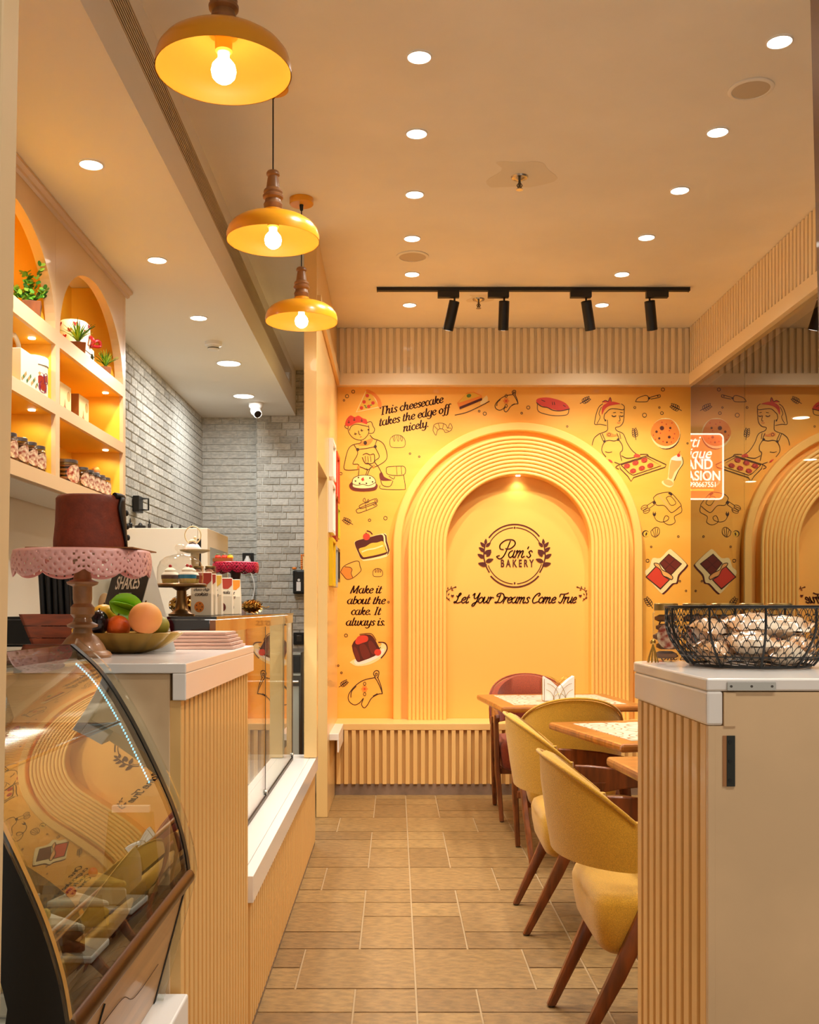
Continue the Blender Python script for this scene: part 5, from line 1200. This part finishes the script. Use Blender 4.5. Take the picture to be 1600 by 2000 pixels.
def jar(x, y, z, r, h, lb, grp, lid='jar_lid', ang=-.5):
    t = thing('cookie_jar', lb, 'jar', (x, y, z), 0, grp)
    MB().lathe([(r*.9, 0), (r, .004), (r, h*.84), (r*.86, h*.88)], 22).build('glass_body', 'jar_glass', t, 50)
    MB().lathe([(r*.9, h*.885), (r*.9, h), (r*.85, h*1.01), (.001, h*1.012)], 22).build('lid', lid, t, 40)
    n = max(3, int(h*.8/.017)); m_ = MB()
    for i in range(n):
        zz = .006+i*(h*.8/n); m_.lathe([(r*.55, 0), (r*.86, .004), (r*.86, .010), (r*.5, .0145)], 14, (0.003*math.sin(i*2.3), .003*math.cos(i*3.1), zz))
    o = m_.build('cookies', 'cookie', t, 50); o['kind'] = 'stuff'
    a0 = ang; R = r*1.012; q = min(r*.95, h*.36); n_ = 20
    g = []
    for j in range(7):
        rr_ = q*j/6; g.append([(R*math.cos(a0+rr_*math.cos(2*PI*i/n_)/R), R*math.sin(a0+rr_*math.cos(2*PI*i/n_)/R), h*.44+rr_*math.sin(2*PI*i/n_)) for i in range(n_+1)])
    MB().sheet(g).build('round_label', 'label_print', t, 60, fix=False)
    return t
for i, y in enumerate((3.76, 3.87, 3.97, 4.065)): jar(-1.415, y, 1.8005, .033, .108, 'small cookie jar in the left niche, %s from the divider' % ordinal(3-i), 'small cookie jars on the shelf')
jar(-1.43, 4.46, 1.8005, .056, .11, 'wide cookie jar with a broad lid in the right niche', None)
for i, y in enumerate((4.62, 4.71, 4.80, 4.89, 4.98)): jar(-1.41, y, 1.8005, .032, .10, 'small cookie jar in the right niche, %s from the wide jar' % ordinal(i), 'small cookie jars on the shelf')
t = thing('red_figurine', 'small figurine in red with a round pale head on the shelf', 'figurine', (-1.475, 5.06, 1.8005))
MB().lathe([(.014, 0), (.016, .03), (.013, .05), (.019, .07), (.022, .10), (.014, .122), (.006, .128)], 16).build('red_coat', 'bow_red', t, 50)
MB().ball((0, 0, .145), .021, 14, 10).build('head', 'print_peach', t, 60)
for s in (-1, 1): MB().tube([(s*.02, 0, .115), (s*.032, .005, .09), (s*.026, .012, .07)], .006, 8).build('arm', 'bow_red', t, 60)
# ================================================================== on the service counter
CTZ = CT+.0005
mat('pink_enamel', (240, 178, 172), .35); mat('stand_wood', (164, 112, 62), .4, noise=.25, nscale=20, coat=.2)
def lace(t, R, z, H, m, nper, scal):
    N = 192; J = 11; mb = MB(); V = {}
    def P_(i, j):
        a = 2*PI*i/N; h = H*(.70+.30*abs(math.sin(a*scal/2))**.6); r = R+.004*math.sin(PI*j/J)
        return (r*math.cos(a), r*math.sin(a), z-h*j/J)
    for j in range(J+1):
        for i in range(N): mb.v.append(P_(i, j))
    for j in range(J):
        for i in range(N):
            u = i % 4; hole = (j in (2, 6, 9) and u == 1) or (j in (4, 8) and u == 3) or (j == 1 and i % 6 == 0) or (j == 5 and i % 12 in (5, 6))
            if hole: continue
            mb.f.append((j*N+i, j*N+(i+1) % N, (j+1)*N+(i+1) % N, (j+1)*N+i)); mb.m.append(0)
    return mb.build('lace_skirt', m, t, 60, thick=.0014, fix=False)
q = (-.700, 2.30, CTZ)
t = thing('pink_cake_stand', 'pink lace rimmed cake stand on a turned wooden pedestal', 'cake stand', q); hz = 1.398-CT
MB().lathe([(.062, 0), (.064, .006), (.060, .012), (.052, .016), (.046, .028), (.034, .044), (.022, .054), (.020, .064), (.033, .068), (.034, .073), (.022, .079), (.019, .088), (.026, .096), (.026, .112), (.019, .120), (.021, .13), (.021, .158), (.033, .163), (.035, .168), (.020, .174), (.017, .195), (.020, .212), (.034, hz-.0065)], 32).build('pedestal', 'stand_wood', t, 30)
MB().lathe([(.142, hz-.006), (.146, hz-.003), (.146, hz-.001), (.143, hz), (.001, hz)], 64).build('plate', 'pink_enamel', t, 40)
lace(t, .1465, hz-.002, .058, 'pink_enamel', 4, 10)
mat('cake_brown', (136, 52, 22), .6, noise=.12, nscale=60, bump=.25, bscale=180); mat('cake_black', (16, 14, 14), .5)
t = thing('suit_cake', 'brown fondant cake dressed with a black lapel and shirt front', 'cake', (-.683, 2.30, CTZ+hz+.0005))
MB().prism([(-.11, -.10), (.12, -.095), (.125, .10), (-.105, .105)], lambda x, y: (x, y, 0), lambda x, y: (x, y, .0025)).build('paper_board', 'kraft', t)
MB().lathe([(.079, .003), (.079, .02), (.075, .06), (.0735, .10), (.073, .114), (.068, .1205), (.05, .1195), (.001, .119)], 48, wob=lambda a, r, z: 1+.008*math.sin(a*2*PI*7+z*20)*(z > .1)).build('fondant_body', 'cake_brown', t, 60)
def onc(a, z, o): r = .0795-.0055*min(1, z/.1)+o; return (r*math.cos(a), r*math.sin(a), z)
g = [[onc(-.05+.65*i/8, .004+.113*j/8, .0015) for i in range(9)] for j in range(9)]; MB().sheet(g).build('shirt_front', 'fondant', t, 60, thick=.002, fix=False)
g = []
for j in range(11):
    z = .004+.113*j/10; wdt = .05+.42*(j/10)**1.1 if j < 8 else .05+.42*.72-.06*(j-8)
    g.append([onc(-.06-wdt*i/4, z, .0045) for i in range(5)])
MB().sheet(g).build('lapel', 'cake_black', t, 40, thick=.004, fix=False)
g = [[onc(.6+(.05+.35*j/10)*i/4, .004+.113*j/10, .0045) for i in range(5)] for j in range(11)]; MB().sheet(g).build('lapel', 'cake_black', t, 40, thick=.004, fix=False)
MB().tube([onc(a_, .119, -.004) for a_ in [-.45+i*.13 for i in range(10)]], .0075, 8).build('collar', 'cake_black', t, 60)
for z in (.085, .055, .03): MB().ball(onc(.22, z, .004), .007, 10, 6, .7, 1, 1).build('button', 'cake_black', t, 60)
# straws in wooden holder
t = thing('straw_holder', 'reddish slatted wooden holder beside the cake stand', 'holder', (-.90, 2.78, CTZ)); mat('red_wood', (150, 66, 26), .45, noise=.25, nscale=14, stretch=(1, 1, 5))
for k in range(3):
    a0, a1 = .058+.010*k, .067+.010*k; z0, z1 = .032*k, .032*k+.030
    for s in range(4):
        m_ = MB(); m_.rings([[(-a, -a, z), (a, -a, z), (a, -a+.007, z), (-a, -a+.007, z)] for a, z in ((a0, z0), (a1, z1))]); m_.xf(Matrix.Rotation(s*PI/2, 4, 'Z')).build('slat', 'red_wood', t)
MB().box(-.05, .05, -.05, .05, 0, .004).build('floor_board', 'red_wood', t)
for i in range(20):
    x = -.036+.0165*(i % 5)+.003*(i//5); y = -.033+.0185*(i//5)
    ti = thing('black_straw', 'black paper straw standing in the wooden holder', 'straw', (-.90+x, 2.78+y, CTZ+.0045), 0, 'black straws in the holder')
    MB().tube([(0, 0, 0), (-.012+.002*(i % 3), .003, .20)], .0076, 10, cap=False).build('tube', 'black', ti, 50)
    MB().tube([(-.0118+.002*(i % 3), .003, .1985), (-.0121+.002*(i % 3), .003, .2012)], .0078, 10).build('rim', 'steel_dark', ti, 50)
t = thing('cutlery_cup', 'pale cup holding wooden cutlery behind the fruit bowl', 'cup', (-.77, 2.84, CTZ)); mat('pale_wood', (226, 190, 140), .6)
MB().lathe([(.032, 0), (.034, .004), (.04, .085), (.037, .085), (.031, .006), (.001, .006)], 24).build('cup', 'offwhite', t, 40)
def spoon(i, dx, dy, lx, h, fork=False):
    t = thing('wooden_fork' if fork else 'wooden_spoon', ('wooden fork in the cup, %s' if fork else 'wooden spoon in the cup, %s') % ['leftmost', 'second from the left', 'third from the left', 'rightmost'][i], 'cutlery', (-.77+dx, 2.84+dy, CTZ+.0065), 0, 'wooden cutlery in the cup')
    v = Vector((lx, -.01, h)); m_ = MB(); m_.tube([Vector((0, 0, 0)), v*.72], .0035, 8); m_.build('handle', 'pale_wood', t, 50)
    if not fork:
        MB().ball((0, 0, 0), .018, 12, 8, 1, .2, 1.7).xf(Matrix.Translation(v*.85)).build('bowl', 'pale_wood', t, 60)
    else:
        MB().box(-.012, .012, -.002, .002, -.012, .012).xf(Matrix.Translation(v*.76)).build('head', 'pale_wood', t)
        for k in (-1, 0, 1): MB().box(-.0022+k*.009, .0022+k*.009, -.0018, .0018, .0122, .045).xf(Matrix.Translation(v*.76)).build('tine', 'pale_wood', t)
spoon(0, -.012, 0, -.022, .135); spoon(1, .004, .01, .024, .125); spoon(2, -.004, .014, .05, .165, True); spoon(3, .012, .005, .075, .16, True)
t = thing('red_gift_pouch', 'small red tied pouch behind the wooden cutlery', 'pouch', (-.72, 2.95, CTZ))
MB().lathe([(.03, 0), (.036, .02), (.034, .06), (.016, .09), (.014, .10), (.028, .135), (.022, .14)], 20, wob=lambda a, r, z: 1+.06*math.sin(a*2*PI*6)).build('pouch', 'bow_red', t, 40)
MB().lathe([(.0165, .091), (.018, .095), (.0165, .099)], 20).build('tie', 'gold_leaf', t, 40)
# fruit bowl
bx, by = -.668, 2.44
bx, by = -.655, 2.52
t = thing('shell_bowl', 'ribbed gold shell shaped fruit bowl', 'bowl', (bx, by, CTZ)); mat('bowl_gold', (176, 142, 70), .3, metal=.75)
fl_ = lambda a, r, z: 1+.09*abs(math.sin(a*2*PI*7))*min(1, r/.05)
MB().lathe([(.03, 0), (.045, .002), (.075, .012), (.105, .032), (.125, .050), (.122, .051), (.10, .036), (.07, .017), (.03, .008), (.001, .007)], 84, a=1, b=.72, wob=fl_).build('bowl', 'bowl_gold', t, 40)
mat('peach', (246, 150, 84), .6, noise=.3, nscale=5, col2=(250, 186, 90)); mat('orange', (240, 104, 22), .45, bump=.3, bscale=160); mat('lemon', (244, 190, 32), .4); mat('plum', (26, 14, 20), .2); mat('star_green', (140, 206, 40), .3); mat('star_edge', (70, 90, 16), .4); mat('fig_green', (158, 148, 50), .5); mat('stem', (90, 64, 30), .7)
def fruit(nm, lb, px, py, d, r, m, sx=1, sz=1):
    q = W(px, py, d); t = thing(nm, lb, 'fruit', q); MB().ball((0, 0, 0), r, 26, 16, sx, 1, sz).build('flesh', m, t, 80)
    MB().tube([(0, 0, r*sz*.96), (.002, 0, r*sz+.004)], .002, 6).build('stem', 'stem', t)
    return t
fruit('peach', 'large peach on the right side of the gold bowl', 284, 1208, 2.45, .0395, 'peach', 1, .98)
fruit('orange', 'orange at the front of the gold bowl', 231, 1225, 2.475, .0285, 'orange')
fruit('lemon', 'yellow lemon behind the dark plum', 203, 1202, 2.53, .0275, 'lemon', 1.1)
fruit('plum', 'glossy dark plum at the left of the gold bowl', 193, 1216, 2.46, .0275, 'plum', .85, 1.1)
fruit('green_fig', 'small green fig behind the peach', 312, 1222, 2.535, .024, 'fig_green')
fruit('grape', 'single small yellow green grape at the left rim of the bowl', 146, 1232, 2.52, .0075, 'lemon')
q = W(247, 1186, 2.5); t = thing('star_fruit', 'bright green star fruit on top of the fruit', 'fruit', q, .0)
for k in range(5):
    a = 2*PI*k/5+.3; rows = []
    for j in range(9):
        u = -1+2*j/8; R_ = .032*(1-u*u)**.6+.001; x = u*.042
        rows.append([(x, math.cos(a-.5)*R_*.35, math.sin(a-.5)*R_*.35), (x, math.cos(a)*R_, math.sin(a)*R_), (x, math.cos(a+.5)*R_*.35, math.sin(a+.5)*R_*.35)])
    m_ = MB().sheet(rows); m_.xf(Matrix.Rotation(.35, 4, 'Y') @ Matrix.Rotation(.5, 4, 'Z')).build('wing', 'star_green', t, 30, thick=.003, fix=False)
MB().ball((0, 0, 0), .0125, 10, 8, 2.6, 1, 1).xf(Matrix.Rotation(.35, 4, 'Y') @ Matrix.Rotation(.5, 4, 'Z')).build('core', 'star_edge', t, 60)
# menu prism
ap = W(298, 1106, 2.62); fr_ = W(344, 1266, 2.62); 
t = thing('menu_stand', 'white triangular menu stand with a dark SHAKES card', 'menu stand', (ap.x, 2.62, CTZ)); hw = .06; hh = ap.z-CT; mat('menu_dark', (34, 28, 26), .4)
ax = Vector((-.62, .78, 0)); L = .24
tri = [Vector((-hw, 0, 0)), Vector((hw, 0, 0)), Vector((0, 0, hh))]
MB().rings([[p for p in tri], [p+ax*L for p in tri]]).build('prism_body', 'white', t)
e0, e1 = tri[0]*.55+tri[2]*.45, tri[2]; nrm = (tri[2]-tri[0]).cross(ax); nrm.normalize()
if nrm.x > 0: nrm = -nrm
cardp = [e0+ax*.002, e1+ax*.002, e1+ax*(L-.002), e0+ax*(L-.002)]
MB().face([tri[0]+nrm*.0008+ax*.002, tri[2]+nrm*.0008+ax*.002, tri[2]+nrm*.0008+ax*(L-.002), tri[0]+nrm*.0008+ax*(L-.002)]).build('dark_card', 'menu_dark', t, fix=False)
vdir = (tri[2]-tri[0]).normalized(); hdir = -ax; nn = hdir.cross(vdir)
def cmx(u, v, o=.0014):
    p = tri[0]+vdir*v+ax*u+nrm*o; return Matrix(((hdir.x, vdir.x, nn.x, p.x), (hdir.y, vdir.y, nn.y, p.y), (hdir.z, vdir.z, nn.z, p.z), (0, 0, 0, 1)))
sl = (tri[2]-tri[0]).length
bfont('SHAKES', .046, 'card_title', 'print_white', t, cmx(L*.5, sl*.74) @ Matrix.Diagonal((.95, 1.1, 1, 1)), .0001, .0006)
for i in range(2):
    m_ = MB().box(-.04+.01*i, .04-.01*i, 0, .0025, 0, .0002); m_.xf(cmx(L*.5, sl*(.68-.05*i))).build('printed_line', 'frame_grey', t)
m_ = MB().box(-.035, -.002, 0, .05, 0, .0003); m_.xf(cmx(L*.5, sl*.3)).build('printed_photo', 'print_choco', t)
m_ = MB().box(.004, .034, 0, .045, 0, .0003); m_.xf(cmx(L*.5, sl*.3)).build('printed_photo', 'turned_wood', t)
# stack of flattened boxes
mat('pink_card', (232, 190, 170), .7, noise=.1, nscale=30, stretch=(1, 1, 20))
for i in range(5):
    tag(MB().prism([(-.62+.012*(i % 2), 2.735+.01*i), (-.432-.007*i, 2.74+.01*i), (-.436-.006*i, 2.985-.006*i), (-.63, 2.99-.004*i)], lambda x, y: (x, y, CTZ+i*.0092), lambda x, y: (x, y, CTZ+i*.0092+.0080)).build('flat_carton', 'pink_card', None, bevel=.0012), 'flattened pale pink carton, %s from the bottom of the pile' % ordinal(i), 'carton', 'pile of flattened cartons')
# ================================================================== on the glass display
DZ = DTZ+.0005
mat('bronze', (120, 86, 44), .32, metal=.8); glassmat('cloche_glass', (248, 246, 242), 1.35, .02)
q = (W(352, 0, 3.22).x, 3.24, DZ)
t = thing('bronze_cake_stand', 'bronze cake stand carrying the glass dome', 'cake stand', q)
MB().lathe([(.040, 0), (.041, .006), (.030, .012), (.021, .024), (.016, .05), (.015, .08), (.03, .0895)], 28).build('pedestal', 'bronze', t, 40)
MB().lathe([(.074, .09), (.079, .093), (.079, .099), (.074, .1025), (.001, .1025)], 40).build('plate', 'bronze', t, 40)
z1 = DZ+.103
t = thing('glass_cloche', 'clear glass dome with knob over the cupcakes', 'cloche', (q[0]-.004, q[1], z1))
MB().lathe([(.071, 0), (.0725, .02), (.071, .05), (.062, .070), (.045, .083), (.02, .09), (.012, .092)], 40, cap=False).build('dome', 'cloche_glass', t, 60)
MB().lathe([(.010, .092), (.009, .100), (.016, .106), (.017, .114), (.012, .122), (.001, .124)], 20).build('knob', 'cloche_glass', t, 50)
mat('blue_wrap', (30, 130, 170), .5); mat('choc_wrap', (110, 66, 48), .5)
for i, (dx, dy, wm, lb) in enumerate(((-.037, .008, 'choc_wrap', 'brown wrapped cupcake with a cherry under the dome'), (.024, -.028, 'blue_wrap', 'blue wrapped cupcake at the front under the dome'), (.022, .034, 'choc_wrap', 'cupcake at the rear under the dome'))):
    t = thing('cupcake', lb, 'cupcake', (q[0]+dx, q[1]+dy, z1), 0, 'cupcakes under the dome')
    MB().lathe([(.024, 0), (.0275, .014)], 28, wob=lambda a, r, z: 1+.02*math.sin(a*2*PI*16)).build('base', 'sponge', t, 40)
    MB().lathe([(.0278, .0142), (.0285, .026)], 28).build('wrapper_band', wm, t, 40)
    MB().lathe([(.027, .0262), (.024, .033), (.016, .036), (.018, .042), (.010, .048), (.001, .052)], 24).build('frosting', 'cream_food', t, 50)
    MB().ball((0, 0, .0545), .0055, 10, 7).build('cherry', 'berry', t, 60)
# cream stand with ring topper
qx = W(380, 0, 3.85).x
t = thing('cream_cake_stand', 'tall cream cake stand with a small ring topper cake', 'cake stand', (qx, 3.86, DZ)); mat('cream_enamel', (240, 218, 170), .35); hz2 = W(0, 1074, 3.85).z-DTZ
MB().lathe([(.045, 0), (.04, .012), (.014, .03), (.012, hz2*.6), (.016, hz2-.012)], 24).build('pedestal', 'cream_enamel', t, 40)
MB().lathe([(.03, hz2-.012), (.054, hz2-.005), (.057, hz2), (.05, hz2-.001), (.001, hz2-.002)], 36).build('plate', 'cream_enamel', t, 40)
tz = DZ+hz2+.0005
t = thing('ring_topper_cake', 'tiny pale cake with a cream ring and bird topper', 'cake', (qx-.008, 3.86, tz)); mat('lilac_icing', (236, 212, 214), .5)
MB().lathe([(.030, 0), (.031, .006), (.026, .012), (.020, .020), (.001, .022)], 24).build('cake', 'lilac_icing', t, 50)
MB().tube([(.030*math.cos(a_), 0, .055+.033*math.sin(a_)) for a_ in [2*PI*i/32 for i in range(32)]], .0024, 8, True).build('ring', 'cream_enamel', t, 60)
MB().ball((-.002, 0, .030), .010, 10, 8, 1.4, .8, .9).build('bird_body', 'cream_enamel', t, 60)
MB().ball((.008, 0, .044), .006, 10, 8).build('bird_head', 'cream_enamel', t, 60)
MB().tube([(-.012, -.012, .022), (.002, -.016, .026), (.014, -.01, .021)], .0022, 6).build('twig', 'choco_food', t, 50)
jz = DZ
t = thing('box_riser', 'white box riser under the two brown jars', 'box', (W(402, 0, 3.76).x, 3.76, DZ)); MB().box(-.05, .05, -.024, .024, 0, .125).build('carton', 'white', t, bevel=.002); MB().box(-.05, .05, -.0243, -.0241, .10, .102).build('flap_line', 'frame_grey', t)
for i, px in enumerate((388, 411)):
    jar(W(px, 0, 3.76).x, 3.76, DZ+.126, .0205, .052, 'brown cookie jar on the white riser, %s one' % ['left', 'right'][i], 'brown jars on the riser', 'gold_lid', -1.6)
# magenta stand with fruit
qx = W(459, 0, 4.7).x; hz3 = W(0, 1098, 4.7).z-DTZ
t = thing('magenta_cake_stand', 'magenta lace rimmed cake stand with fruit', 'cake stand', (qx, 4.72, DZ)); mat('magenta_enamel', (176, 18, 58), .35)
MB().lathe([(.05, 0), (.045, .012), (.02, .03), (.016, .08), (.024, .10), (.018, .14), (.03, hz3-.004)], 24).build('pedestal', 'choco_food', t, 40)
MB().lathe([(.098, hz3-.004), (.101, hz3-.001), (.098, hz3), (.001, hz3)], 48).build('plate', 'magenta_enamel', t, 40)
lace(t, .1015, hz3-.001, .050, 'magenta_enamel', 4, 12)
t = thing('fruit_tray', 'small kraft tray of fruit on the magenta stand', 'tray', (qx-.05, 4.70, DZ+hz3+.0005)); MB().box(-.045, .045, -.04, .04, 0, .006).box(-.045, .045, -.04, -.037, .006, .016).build('tray', 'kraft', t)
for i, (dx, m_, lb) in enumerate(((-.028, 'print_red', 'red strawberry with green leaves on the kraft tray'), (.002, 'print_red', 'red strawberry in the middle of the kraft tray'), (.028, 'lemon', 'yellow fruit piece on the kraft tray'))):
    t = thing('strawberry' if i < 2 else 'fruit_piece', lb, 'fruit', (qx-.05+dx, 4.70, DZ+hz3+.0068)); MB().ball((0, 0, .014), .0145, 12, 9).build('flesh', m_, t, 60)
    MB().lathe([(.001, .03), (.012, .028), (.004, .026)], 7).build('leaves', 'leaf_a', t)
# cookie pouches
mat('pouch_paper', (246, 232, 206), .45); mat('pouch_red', (186, 62, 44), .5); mat('pouch_yellow', (240, 190, 70), .5); mat('pouch_orange', (244, 150, 40), .5)
for i, (px, d, py, m_, lb) in enumerate(((395, 3.42, 1118, 'pouch_red', 'cookie pouch nearest the camera, red top and full cookie print'), (404, 3.56, 1121, 'pouch_red', 'second cookie pouch in the row, red top'), (416, 3.70, 1123, 'pouch_yellow', 'third cookie pouch in the row, yellow top'), (438, 4.02, 1129, 'pouch_red', 'fourth cookie pouch in the row, red top'), (454, 4.16, 1132, 'pouch_orange', 'last cookie pouch in the row, orange top'))):
    x = W(px, 0, d).x; h = W(0, py, d).z-DTZ
    t = thing('cookie_pouch', lb, 'cookie pouch', (x, d, DZ), 0, 'standing cookie pouches'); w_ = .034
    MB().rings([[(-w_, -.022, 0), (w_, -.022, 0), (w_, .022, 0), (-w_, .022, 0)], [(-w_, -.018, h*.5), (w_, -.018, h*.5), (w_, .018, h*.5), (-w_, .018, h*.5)], [(-w_*.96, -.002, h), (w_*.96, -.002, h), (w_*.96, .002, h), (-w_*.96, .002, h)]]).build('pouch', 'pouch_paper', t, bevel=.002)
    fy = lambda z: -(.022-.004*z/(h*.5) if z < h*.5 else .018-.016*(z-h*.5)/(h*.5))-.0006
    top = [(-w_*.9, h*.985)]+[(-w_*.9+w_*1.8*k/8, h*(.985-.28*math.sin(PI*.5+PI*.5*k/8*0)-.0)) for k in ()]+[(w_*.93, h*.985), (w_*.93, h*.80), (w_*.5, h*.70), (0, h*.70), (-w_*.45, h*.80)]
    MB().face([(a, fy(b_), b_) for a, b_ in top]).build('colour_flap', m_, t, fix=False)
    MB().face([(-.012+.010*math.cos(q_)-.008, fy(h*.88+.011*math.sin(q_))-.0003, h*.88+.011*math.sin(q_)) for q_ in [2*PI*k/16 for k in range(16)]]).build('round_emblem', 'white', t, fix=False)
    MB().face([(-.006+.016*math.cos(q_), fy(h*.2)-.0006, h*.2+.018*math.sin(q_)) for q_ in [2*PI*k/20 for k in range(20)]]).build('cookie_print', 'print_orange' if i in (0,) else 'print_choco', t, fix=False)
    for k in range(5): MB().face([(-.006+.010*math.cos(k*1.3)+.0022*math.cos(q_), fy(h*.2)-.001, h*.2+.011*math.sin(k*1.3)+.0022*math.sin(q_)) for q_ in [2*PI*j/8 for j in range(8)]]).build('chip_print', 'choco_food', t, fix=False)
    class PA(Art):
        def p(s, x, y): return (x, fy(-y)-s.lift*.4, -y)
    tx = [('choco chip', 'cookies'), ('choco', 'cookies'), ('butter', 'cookies'), ('granola', ' '), ('oat', 'bites')][i]
    GLX = dict(GL)
    pa_ = PA('script_print', parent=t)
    for k, wd_ in enumerate(tx):
        if wd_.strip(): write(pa_, wd_, 0, -(h*.57-.016*k), .0085 if len(wd_) < 8 else .0068, 'print_line', .0, .09, .25)
    pa_.name = 'script_print'; o = pa_.mb.build('script_print', pa_.mats, t, fix=False)
# gold cones
mat('gold_foil', (206, 164, 84), .22, metal=1)
def cone(x, y, r, L, rz, lb):
    t = thing('gold_pinecone', lb, 'ornament', (x, y, DZ+r), rz, 'gold pinecone ornaments')
    MB().ball((0, 0, 0), r*.8, 12, 8, L/r, 1, 1).build('core', 'gold_foil', t, 60)
    m_ = MB()
    for j in range(9):
        u = -.85+1.7*j/8; R_ = r*.82*math.sqrt(max(.05, 1-u*u))
        for k in range(10):
            a = 2*PI*(k+.5*(j % 2))/10; c = Vector((u*L*.85, math.cos(a)*R_, math.sin(a)*R_)); o_ = Vector((.25, math.cos(a), math.sin(a))).normalized(); sd = Vector((0, -math.sin(a), math.cos(a)))
            tip = c+o_*r*.2+Vector((L*.12, 0, 0)); w_ = R_*.34
            m_.face([c-sd*w_-Vector((L*.1, 0, 0)), c+sd*w_-Vector((L*.1, 0, 0)), tip+sd*w_*.5, tip-sd*w_*.5])
    o = m_.build('scales', 'gold_foil', t, fix=False); o['kind'] = 'stuff'
    MB().tube([(L*.85, 0, 0), (L*1.25, 0, -.006), (L*1.5, .006, 0)], .0022, 6).build('stem', 'gold_foil', t, 50)
cone(W(366, 0, 3.42).x-.035, 3.52, .036, .055, -.2, 'large gold pinecone behind the bronze stand')
cone(W(492, 0, 4.45).x, 4.45, .032, .05, -.1, 'gold pinecone at the far end of the pouches')
# ================================================================== right counter goods
bx, by = .667, 1.94
t = thing('wire_basket', 'black wire mesh basket of packets on the white counter', 'basket', (bx, by, CTZ))
def prof(z): return .108+.046*math.sin(min(1, z/.085)*PI/2)
HB = .112
def ring(z, r=None, w_=.0022): 
    rr_ = r or prof(z); return MB().tube([(rr_*math.cos(2*PI*i/64), rr_*math.sin(2*PI*i/64), z) for i in range(64)], w_, 6, True)
ring(HB, None, .003).build('top_rim', 'black', t, 60); ring(.004, .108, .0028).build('base_ring', 'black', t, 60); ring(.022, None, .0013).build('lower_hoop', 'black', t, 60)
for k in range(10):
    a = 2*PI*k/10+.16; MB().tube([(prof(z)*math.cos(a), prof(z)*math.sin(a), z) for z in [.004+.108*i/10 for i in range(11)]], .0022, 6).build('upright', 'black', t, 60)
m_ = MB(); NA = 52; RW = 9
for j in range(RW):
    z0 = .006+j*(HB-.012)/RW; hgt = (HB-.012)/RW*1.35
    for k in range(NA):
        a0 = 2*PI*(k+.5*(j % 2))/NA; pts = []
        for i in range(6):
            u = i/5; z = min(HB-.001, z0+hgt*math.sin(PI*u)**.8); a = a0+2*PI/NA*u; pts.append((prof(z)*math.cos(a), prof(z)*math.sin(a), z))
        m_.tube(pts, .00075, 4, cap=False)
o = m_.build('wire_mesh', 'black', t, 60); o['kind'] = 'stuff'
m_ = MB()
for k in range(9): m_.tube([(-.1+.025*k, -math.sqrt(max(0, .0110-(-.1+.025*k)**2)), .004), (-.1+.025*k, math.sqrt(max(0, .0110-(-.1+.025*k)**2)), .004)], .0012, 5)
o = m_.build('base_wires', 'black', t, 60); o['kind'] = 'stuff'
mat('packet', (236, 220, 196), .18, noise=.35, nscale=16, col2=(196, 140, 84), coat=.6, bump=.7, bscale=40)
lbs = ['leftmost packet', 'packet left of the middle upright', 'packet right of the middle upright', 'rightmost packet', 'packet lying behind the left one', 'packet lying behind the middle', 'packet lying behind the right one', 'topmost packet', 'upper packet at the left', 'upper packet at the right']
for i, (dx, dy, z, rz, sc) in enumerate(((-.076, -.036, .012, 1.1, 1), (-.022, -.066, .030, -.1, 1), (.034, -.064, .012, .25, 1), (.082, -.012, .020, 1.4, 1), (-.052, .062, .012, .7, 1), (.0, .0, .014, .1, 1), (.045, .058, .012, .6, 1), (.0, -.012, .062, .1, 1.25), (-.078, .0, .052, .8, 1.1), (.074, .028, .056, -.6, 1.1))):
    t = thing('snack_packet', 'glossy pale cookie packet in the wire basket, '+lbs[i], 'packet', (bx+dx, by+dy, CTZ+z), rz, 'packets in the wire basket')
    g0 = []; rnd = random.Random(i)
    for a in range(9):
        row = []
        for b_ in range(9):
            u, v = -1+a/4, -1+b_/4; th = .019*(1-u**4)*(1-v**4); row.append((u*.040*sc, v*.027*sc, .018+th+rnd.uniform(-.0022, .0022)))
        g0.append(row)
    g1 = [[(x, y, .036-z_ if abs(z_-.018) > 1e-6 else z_) for x, y, z_ in r_] for r_ in g0]
    MB().sheet(g0).sheet([r_[::-1] for r_ in g1]).xf(Matrix.Rotation(.28, 4, 'X')).build('packet_body', 'packet', t, 50, fix=False)
    MB().box(.040*sc, .049*sc, -.026*sc, .026*sc, .0172, .0188).xf(Matrix.Rotation(.28, 4, 'X')).build('sealed_edge', 'packet', t)
for i, (px, d) in enumerate(((1357, 2.075), (1400, 2.105), (1446, 2.08), (1490, 2.11), (1532, 2.08), (1580, 2.105))):
    pass
jx = [.56, .619, .678, .737, .796]
for i, x in enumerate(jx):
    jar(x, 2.132, CTZ, .027, .1185, 'gold lidded jar standing behind the wire basket, %s from the left' % ordinal(i), 'gold lidded jars behind the basket', 'gold_lid', -1.6)
t = thing('gold_tassel', 'gold tassel lying at the left of the basket', 'ornament', (.515, 2.06, CTZ)); m_ = MB()
for i in range(22):
    a = i*.7; m_.tube([(0, 0, .038), (.006*math.cos(a), .006*math.sin(a), .02), (.011*math.cos(a), .011*math.sin(a), .001)], .0012, 4)
o = m_.build('threads', 'gold_foil', t, 50); o['kind'] = 'stuff'
MB().ball((0, 0, .042), .006, 10, 8).build('knot', 'gold_foil', t, 60)
